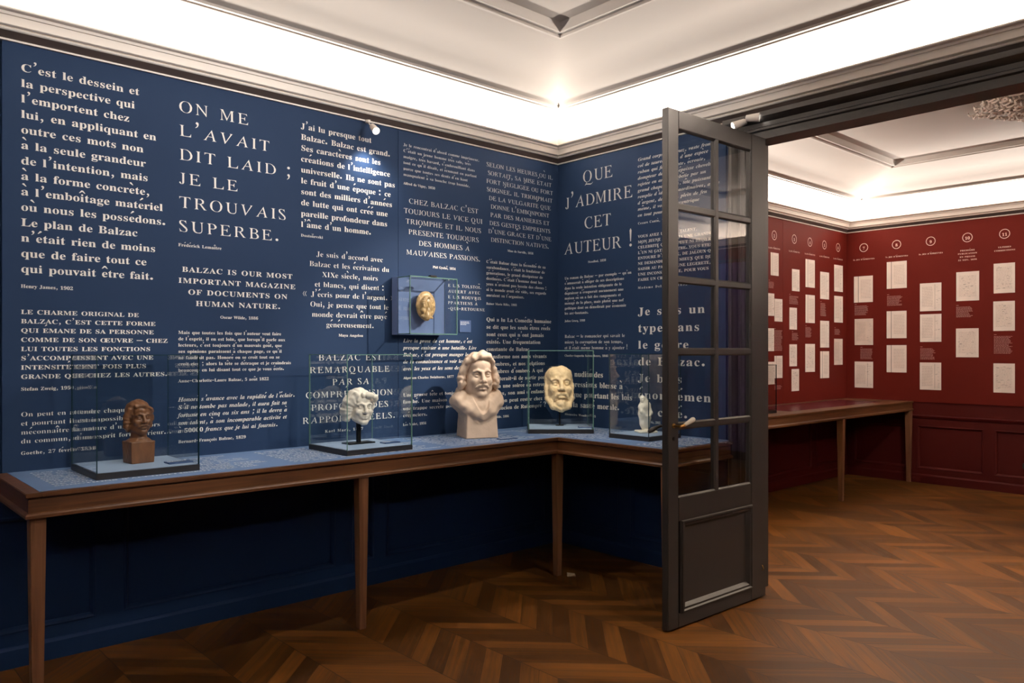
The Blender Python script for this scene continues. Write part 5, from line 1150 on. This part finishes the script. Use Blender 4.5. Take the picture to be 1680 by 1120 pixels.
    ('R','Z',89,[11672,11651,12685,14739,24980,12349,31805,31573,29766,26689,16705,29336]),
]

# ================================================================== spotlights in view
def spot_body(label, base, head, target, length=.075, rad=.022):
    t = thing('spotlight', label, 'spotlight', base, 0, 'spotlights under the cornice')
    B0 = Vector(base)
    b = MB(); b.lathe([(.016, .0), (.018, -.004), (.018, -.016), (.010, -.020)], 16); b.build('mount', LAMPW, t, smooth='auto')
    h = Vector(head) - B0; d = (Vector(target) - Vector(head)).normalized()
    b = MB(); b.tube([(0, 0, -.016), h * .5 + Vector((0, 0, -.01)), h - d * .012], .005, 8); b.build('arm', LAMPW, t, smooth=True)
    q = d.to_track_quat('Z', 'Y').to_matrix().to_4x4()
    M = Matrix.Translation(h) @ q
    b = MB(); b.lathe([(.010, -length * .55), (rad * .72, -length * .5), (rad * .85, -.01), (rad, length * .45), (rad * .9, length * .45), (rad * .8, length * .36)], 20, M)
    hd = b.build('lamp_head', LAMPW, t, smooth='auto')
    b = MB(); b.lathe([(rad * .82, length * .37), (rad * .80, length * .40)], 20, M); b.build('lens', BULB, hd)
    return t
spot_body('small white spotlight hanging from the cornice of the blue wall', (2.600, YA - .048, ZW + .002), (2.597, 4.095, 2.795), (2.50, 3.3, 2.2), .075, .024)
spot_body('white spotlight head with lit face above the open door, aimed at the medallion', (4.262, 2.575, ZW + .002), (4.205, 2.590, 2.815), (3.0, 3.6, 2.2), .09, .026)
spot_body('white spotlight head turned sideways above the open door, next to the lit one', (4.262, 2.50, ZW + .002), (4.215, 2.50, 2.835), (4.6, 1.6, 2.80), .08, .026)

# ================================================================== paper and small things
b = MB(); b.add([(0, 0, 0), (.055, .0, 0), (.055, .030, .001), (0, .030, .001), (.002, .002, .016), (.050, -.006, .010), (.052, .028, .012), (.002, .032, .018)],
                [(0, 3, 2, 1), (4, 5, 6, 7), (0, 1, 5, 4), (1, 2, 6, 5), (2, 3, 7, 6), (3, 0, 4, 7)])
o = b.build('paper_wedge', simple('folded_card', (.50, .40, .28), .7, .1, 30)); o.location = (3.664, 3.500, 0); o.rotation_euler = (0, 0, R(-38))
tag(o, 'small folded paper wedge on the floor against the foot of the corner table leg', 'paper')
b = MB(); b.box(-.02, -.06, 0, 0, .06, .055); o = b.build('socket_box', DGREEN, bevel=.004); o.location = (XF - .016, 2.345, .26)
tag(o, 'small dark green box on the red panelling at the right edge', 'wall socket')

# ceiling rosette of acanthus leaves in the red room
ro = thing('ceiling_rosette', 'large carved plaster rosette of leaves on the red room ceiling', 'ceiling ornament', (7.02, 1.42, ZW - .035 + .538))
def leaf(bb, ang, r0, r1, wid, lift, side):
    """one acanthus leaf: a bent rib with curling leaflets on both sides, hanging below the ceiling"""
    M_ = Matrix.Rotation(ang, 4, 'Z'); n = 9; rib = []
    for i in range(n + 1):
        t = i / n
        rib.append(Vector((r0 + (r1 - r0) * t, side * wid * .6 * math.sin(t * 3.0), -.014 - lift * math.sin(math.pi * t * .92))))
    bb.tube([M_ @ v for v in rib], [.010 - .005 * i / n for i in range(n + 1)], 8)
    for i in range(1, n + 1):
        t = i / n; p = rib[i]; L = wid * (1.25 - .55 * t) * (.75 + .25 * math.sin(i * 2.2))
        for sg in (-1, 1):
            q = [p + Vector((L * f * .75, sg * L * g_, dz)) for f, g_, dz in ((0, 0, 0), (.35, .45, -.012), (.80, .85, -.014), (1.05, .98, .002), (1.0, .86, .012))]
            bb.tube([M_ @ v for v in q], [.005, .009, .0085, .006, .003], 8)
    c = rib[-1]
    bb.tube([M_ @ (c + Vector((.03 * math.cos(k * .9), side * .03 * math.sin(k * .9), -.006 * k))) for k in range(6)], [.008, .009, .009, .008, .006, .004], 8)
for ringn, (cnt, r0, r1, wd, lf) in enumerate(((24, .40, .72, .070, .03), (20, .26, .58, .070, .07), (14, .10, .40, .060, .11))):
    for i in range(cnt):
        b = MB(); a = 2 * math.pi * (i + .5 * ringn) / cnt + random.uniform(-.06, .06)
        leaf(b, a, r0, r1 * random.uniform(.90, 1.06), wd * random.uniform(.85, 1.2), lf, random.choice((-1, 1)))
        b.build('leaf', ROSE, ro, smooth=True)
b = MB(); b.lathe([(.10, 0), (.10, -.04), (.07, -.09), (.03, -.12), (.005, -.13)], 24); b.build('boss', ROSE, ro, smooth='auto')
b = MB(); b.lathe([(.40, .001), (.40, -.006), (.36, -.010), (.02, -.010)], 32); b.build('back_plate', ROSE, ro)

# ================================================================== lettering
from mathutils.geometry import tessellate_polygon
FONT = {}
def sarea(lp): return sum(lp[i - 1][0] * lp[i][1] - lp[i][0] * lp[i - 1][1] for i in range(len(lp))) / 2
def inside(p, lp):
    r = False
    for i in range(len(lp)):
        (x0, y0), (x1, y1) = lp[i - 1], lp[i]
        if (y0 > p[1]) != (y1 > p[1]) and p[0] < (x1 - x0) * (p[1] - y0) / (y1 - y0) + x0: r = not r
    return r
def tess(loops):
    """triangulate each outer contour together with the holes that lie in it"""
    depth = [sum(inside(lp[0], o) for o in loops if o is not lp) for lp in loops]
    V, T = [], []
    for lp, d in zip(loops, depth):
        if d % 2: continue
        grp = [lp] + [h for h, e in zip(loops, depth) if e == d + 1 and inside(h[0], lp)]
        n = len(V); V += [p for g in grp for p in g]
        T += [tuple(n + i for i in t) for t in tessellate_polygon([[Vector((x, y, 0)) for x, y in g] for g in grp])]
    return np.array(V, float), np.array(T, int)
for st_, ch_, adv_, nums_ in GLYPHS:
    loops_ = [[]]
    for v_ in nums_:
        if v_ < 0: loops_.append([])
        else: loops_[-1].append(((v_ // 256 - 40) / 200.0, (v_ % 256 - 60) / 200.0))
    FONT[st_, ch_] = tess(loops_) + (adv_ / 200.0,)
def polys(ps):
    V, T, n = [], [], 0
    for p in ps:
        t = tess([p])[1]; V += p; T += [tuple(n + k for k in q) for q in t]; n += len(p)
    return np.array(V, float), np.array(T, int)
def join(a, b, dx=0.0, dy=0.0):
    return np.concatenate([a[0], b[0] + (dx, dy)]), np.concatenate([a[1], b[1] + len(a[0])])
def disc(cx, cy, r, n=9): return [(cx + r * math.cos(2 * math.pi * i / n), cy + r * math.sin(2 * math.pi * i / n)) for i in range(n)]
for st_, wt in (('B', 1.0), ('M', .75), ('I', 1.0), ('R', .6)):
    sh = .2 if st_ == 'I' else 0.0; d_ = .075 * wt ** .5; h_ = .035 * wt
    com = lambda dx, dy: [(x * wt ** .3 + dx, y + dy) for x, y in [(.06, .05), (.11, .11), (.18, .08), (.19, 0), (.15, -.09), (.07, -.15), (.055, -.135), (.11, -.08), (.13, -.02)]]
    def put(ch, a, *ps):
        v, t = polys(ps); v = v + np.stack([v[:, 1] * sh, v[:, 1] * 0], 1); FONT[st_, ch] = (v, t, a)
    put('.', .25, disc(.11, d_, d_)); put(',', .25, com(0, .02)); put(':', .28, disc(.11, d_, d_), disc(.11, .40, d_))
    put(';', .28, com(0, .02), disc(.11, .40, d_)); put('\u2019', .25, com(.01, .58))
    put('!', .32, disc(.14, d_, d_), [(.14 - .03 * wt, .2), (.14 + .03 * wt, .2), (.14 + .075 * wt, .62), (.14, .70), (.14 - .075 * wt, .62)])
    put('-', .34, [(.04, .22 - h_), (.30, .22 - h_), (.30, .22 + h_), (.04, .22 + h_)])
    put('\u2013', .54, [(.02, .24 - h_), (.52, .24 - h_), (.52, .24 + h_), (.02, .24 + h_)])
    put('?', .47, disc(.22, d_, d_), [(.19, .2), (.25, .2), (.26, .3), (.40, .42), (.42, .52), (.38, .62), (.30, .68)], [(.19, .2), (.30, .68), (.32, .58), (.30, .46), (.21, .33)], [(.30, .68), (.17, .69), (.06, .61), (.05, .52), (.13, .50), (.16, .60), (.24, .65)])
    w_ = .05 * wt
    ch2 = lambda x, s: [[(x, .22), (x + s * .11, .42), (x + s * .11 + w_, .42), (x + w_, .22)], [(x, .22), (x + w_, .22), (x + s * .11 + w_, .02), (x + s * .11, .02)]]
    put('\u00bb', .5, *(ch2(.17, -1) + ch2(.34, -1))); put('\u00ab', .5, *(ch2(.05, 1) + ch2(.22, 1)))
    acute = polys([[(-.07, 0), (-.03, 0), (.12, .12), (.09, .17), (.03, .17)]])
    grave = (acute[0] * (-1, 1), acute[1])
    circ = polys([[(-.15, 0), (-.10, 0), (0, .09), (0, .17), (-.04, .17)], [(.15, 0), (.10, 0), (0, .09), (0, .17), (.04, .17)]])
    dots = polys([disc(-.09, .07, .055, 8), disc(.09, .07, .055, 8)])
    ced = polys([[(-.02, .02), (.03, .02), (.02, -.04), (.09, -.08), (.09, -.14), (.02, -.20), (-.08, -.19), (-.07, -.165), (0, -.17), (.03, -.12), (0, -.08), (-.04, -.06)]])
    for new, base, A, y in (('é', 'e', acute, .53), ('è', 'e', grave, .53), ('ê', 'e', circ, .53), ('à', 'a', grave, .53), ('â', 'a', circ, .53), ('ù', 'u', grave, .53), ('û', 'u', circ, .53), ('ô', 'o', circ, .53),
                            ('î', 'i', circ, .53), ('ï', 'i', dots, .53), ('ç', 'c', ced, 0), ('É', 'E', acute, .72), ('È', 'E', grave, .72), ('Ê', 'E', circ, .72), ('À', 'A', grave, .72), ('Â', 'A', circ, .72), ('Ù', 'U', grave, .72), ('Ï', 'I', dots, .72)):
        if (st_, base) not in FONT: continue
        v, t, a = FONT[st_, base]
        if base == 'i': t = np.array([q for q in t if v[q, 1].max() < .53])
        FONT[st_, new] = join((v, t), A, (v[:, 0].min() + v[:, 0].max()) / 2 + (.06 if st_ == 'I' and y > .3 else 0), y) + (a,)
    if (st_, 'O') in FONT and (st_, 'E') in FONT:
        o_, e_ = FONT[st_, 'O'], FONT[st_, 'E']; FONT[st_, 'Œ'] = join(o_, e_, o_[2] * .72) + (o_[2] * .72 + e_[2],)
def glyph(st, ch):
    for s_ in (st, 'B', 'M', 'I', 'R'):
        if (s_, ch) in FONT: return FONT[s_, ch]
    return None
def width(st, line, track):
    w = 0.0
    for ch in line:
        if ch == ' ': w += .25 + track; continue
        g = glyph(st, ch); w += (g[2] if g else .4) + track
    return w - track
def place(V, T, st, line, u, z, size, xs, track):
    for ch in line:
        if ch == ' ': u += (.25 + track) * size * xs; continue
        g = glyph(st, ch)
        if g is None: u += .4 * size * xs; continue
        n = sum(len(a) for a in V)
        V.append(np.stack([u + g[0][:, 0] * size * xs, z + g[0][:, 1] * size], 1)); T.append(g[1] + n)
        u += (g[2] + track) * size * xs
def letters(name, V, T, mapf, m, parent):
    uv = np.concatenate(V); tr = np.concatenate(T)
    me = bpy.data.meshes.new(name); me.from_pydata([mapf(u, z) for u, z in uv], [], tr.tolist())
    me.materials.append(m); me.update()
    o = bpy.data.objects.new(name, me); C.objects.link(o); o.parent = parent; return o
WALLF = {'A': lambda u, z, o: (u, YA - .0120 - o, z), 'B': lambda u, z, o: (XB - .0100 - o, -u, z),
         'L': lambda u, z, o: (u, YA - .0120 - o, z), 'F': lambda u, z, o: (XF - .0140 - o, -u, z)}
def fit(st, line, size, W, tmax=1.05):
    r = W / (width(st, line, 0) * size)
    xs = min(r, tmax); n = max(1, len(line) - 1)
    track = (W / (size * xs) - width(st, line, 0)) / n if r > tmax else 0.0
    return xs, track
def quotation(q):
    wl, st, al, u0, W, z0, pitch, size, fi, lines, at, label = q
    f0 = WALLF[wl]; base = f0(u0, z0, 0)
    t = thing('wall_quotation', label, 'quotation', base, 0, 'printed quotations on the blue walls')
    mp = lambda u, z: tuple(a - b for a, b in zip(f0(u, z, .0003), base))
    size *= 1.13
    xs, tr = fit(st, lines[fi], size, W, 1.18 if st == 'R' else 1.30)
    V, T = [], []
    for i, ln in enumerate(lines):
        w_ = width(st, ln, tr) * size * xs
        u = u0 if al == 'L' else u0 + (W - w_) / 2
        if al == 'L' and w_ > W * 1.12: k = W * 1.08 / w_
        else: k = 1.0
        place(V, T, st, ln, u, z0 - i * pitch, size, xs * k, tr)
    letters('quotation_text', V, T, mp, TEXT, t)
    if at:
        tx, ua, wa, za = at; s2 = .034
        x2, t2 = fit('B', tx, s2, wa, 1.15)
        V, T = [], []; place(V, T, 'B', tx, ua, za, s2, x2, t2)
        letters('attribution', V, T, mp, TEXT, t)
for q in QUOTES: quotation(q)

# lines of small printed text lying on the blue tabletop (the same quotations, set small)
def table_text(label, cx, cy, rz, src, size, nlines, cols, W, lead=1.0):
    t = thing('tabletop_text', label, 'printed text', (cx, cy, TT), rz, 'printed text on the tabletop')
    words = ' '.join(' '.join(QUOTES[i][9]) for i in src).split(); V, T = [], []; k = 0
    xs = W / (cols * .46 * size)
    for i in range(nlines):
        ln = ''
        while width('B', ln, 0) * size * xs < W * random.uniform(.90, 1.0): ln += words[k % len(words)] + ' '; k += 1
        place(V, T, 'B', ln.strip(), -W / 2, (nlines / 2 - i - .8) * size * lead, size, xs, 0)
    n = sum(len(v) for v in V)                       # heavy letters: a second print shifted by a stroke
    V2 = [v + (size * .05, 0) for v in V]; T2 = [q + n for q in T]
    letters('text_lines', V + V2, T + T2, lambda u, z: (u, z, .0003), TEXTD, t)
table_text('long block of white text on the tabletop running under the leftmost glass case', 1.235, 3.895, 0, (0, 1, 3), .050, 10, 32, .90)
table_text('long block of bold white text on the tabletop running under the second glass case', 2.285, 3.895, 0, (8, 11, 13), .052, 10, 30, .88)
table_text('block of white text on the tabletop around the plaster bust', 3.17, 3.895, 0, (13, 14, 17), .044, 12, 25, .68)
table_text('block of white text on the tabletop along the wall behind the corner case', 3.965, 3.70, R(-90), (15, 16), .044, 13, 26, .72)
table_text('block of white text at the far right end of the tabletop, seen through the door', 3.97, 2.86, R(-90), (23, 24), .056, 10, 8, .22)

# ================================================================== red room: numbered columns of proof pages
def wall_quad(b, w_, u0, z0, u1, z1, o0, o1):
    f = WALLF[w_]; a = f(u0, z0, o0); c = f(u1, z1, o1)
    b.box(*[min(p, q) for p, q in zip(a, c)], *[max(p, q) for p, q in zip(a, c)])
ORD = {1: 'top', 2: 'second', 3: 'third', 4: 'fourth', 5: 'fifth', 6: 'lowest'}
def page(w_, u0, u1, z0, z1, label, style, rnd):
    if w_ == 'F': u0, u1 = -u0, -u1
    f = WALLF[w_]; c = f((u0 + u1) / 2, (z0 + z1) / 2, 0)
    t = thing('proof_page', label, 'page', c, 0, 'proof pages on the red walls')
    def bld(nm, b, m):
        o = b.build(nm, m); o.data.transform(Matrix.Translation(-Vector(c))); o.parent = t; return o
    b = MB(); wall_quad(b, w_, u0, z0, u1, z1, 0, .003); bld('sheet', b, PAPERD if style == 3 else PAPER)
    W, Hh = u1 - u0, z1 - z0
    b = MB(); bi = MB()
    if style in (0, 3):   l, r_ = u0 + W * .10, u0 + W * .60
    elif style == 1:      l, r_ = u0 + W * .36, u0 + W * .90
    else:                 l, r_ = u0 + W * .12, u0 + W * .88
    z = z1 - Hh * .14
    while z > z0 + Hh * .14:
        x = l
        while x < r_ - .006:
            ln = min(rnd.uniform(.008, .030), r_ - x); wall_quad(b, w_, x, z - .0012, x + ln, z + .0012, .003, .0033); x += ln + .004
        z -= .0085 if style != 2 else .012
    if style in (0, 3, 2):
        for _ in range(10 if style != 2 else 26):
            zz = rnd.uniform(z0 + Hh * .1, z1 - Hh * .1)
            xx = rnd.uniform(u0 + W * .66, u0 + W * .88) if style != 2 else rnd.uniform(u0 + W * .08, u0 + W * .75)
            for k in range(3):
                wall_quad(bi, w_, xx + k * .007, zz - .001 + rnd.uniform(-.002, .002), xx + k * .007 + rnd.uniform(.004, .008), zz + .001, .003, .0034)
    if style == 1: wall_quad(bi, w_, u0 + W * .22, z0, u0 + W * .25, z1, .003, .0034)  # book-gutter shadow drawn as a dark strip, not a pen mark
    elif style == 0: wall_quad(bi, w_, u0 + W * .70, z0 + Hh * .05, u0 + W * .712, z1 - Hh * .05, .003, .0034)
    bld('printed_lines', b, INK)
    if bi.v: bld('pen_marks_gutter_shade', bi, INKSHADE)
rnd = random.Random(3)
cnt = {}
for col, w_, u0, u1, z0, z1, sty in PAGES:
    cnt[col] = cnt.get(col, 0) + 1
    tot = sum(1 for p in PAGES if p[0] == col)
    pos = {(1, tot): 'topmost', (tot, tot): 'lowest'}.get((cnt[col], tot)) or {2: 'second from top', 3: 'third from top', 4: 'fourth from top', 5: 'fifth from top'}[cnt[col]]
    page(w_, u0, u1, z0, z1, 'cream printed proof page, %s in the column numbered %d on the red wall' % (pos, col), sty, rnd)
cnt = {}
for col, w_, u0, u1, z0, z1 in CAPS:
    cnt[col] = cnt.get(col, 0) + 1
    tot = sum(1 for p in CAPS if p[0] == col)
    pos = '' if tot == 1 else {1: 'upper ', 2: 'lower ' if tot == 2 else 'middle ', 3: 'lowest '}[cnt[col]]
    if w_ == 'F': u0, u1 = -u0, -u1
    c = WALLF[w_]((u0 + u1) / 2, (z0 + z1) / 2, 0); b = MB(); z = z1
    wall_quad(b, w_, u0, z - .003, u0 + .024, z, 0, .0006); z -= .021
    while z > z0:
        x = u0; e = u1 - rnd.uniform(0, .25) * (u1 - u0)
        while x < e:
            ln = rnd.uniform(.006, .022); wall_quad(b, w_, x, z - .0017, min(x + ln, u1), z + .0017, 0, .0006); x += ln + .004
        z -= .0115
    o = b.build('caption_text', CAPINK); o.data.transform(Matrix.Translation(-Vector(c))); o.location = c
    tag(o, '%sblock of tiny pale caption text in the column numbered %d on the red wall' % (pos, col), 'caption text', 'captions on the red walls')
def heading(num, w_, u, z, lines, lw):
    if w_ == 'F': u = -u
    f = WALLF[w_]; c = f(u, z, 0)
    t = thing('section_heading', 'white encircled number %d with its short title near the top of the red wall' % num, 'wall heading', c, 0, 'numbered headings on the red walls')
    mp = lambda a, b_: tuple(p - q for p, q in zip(f(a, b_, .0004), c))
    V = []; T = []; n = 40; a = np.linspace(0, 2 * np.pi, n, endpoint=False)
    V.append(np.concatenate([np.stack([u + r * np.cos(a), z + r * np.sin(a)], 1) for r in (.043, .049)]))
    T.append(np.array([(i, (i + 1) % n, n + (i + 1) % n) for i in range(n)] + [(i, n + (i + 1) % n, n + i) for i in range(n)]))
    letters('ring', V, T, mp, REDINK, t)
    s_ = .066; V = []; T = []; w2 = width('B', str(num), 0) * s_
    place(V, T, 'B', str(num), u - w2 / 2, z - .022, s_, 1, 0); letters('numeral', V, T, mp, REDINK, t)
    V = []; T = []; sz = .030
    xs, tr = fit('B', max(lines, key=len), sz, lw, 1.2)
    for i, ln in enumerate(lines):
        w2 = width('B', ln, tr) * sz * xs; place(V, T, 'B', ln, u - w2 / 2, z - .142 - i * .0335, sz, xs, tr)
    letters('title', V, T, mp, REDINK, t)
for num, w_, u, z, lines, lw in HEADS: heading(num, w_, u, z, lines, lw)
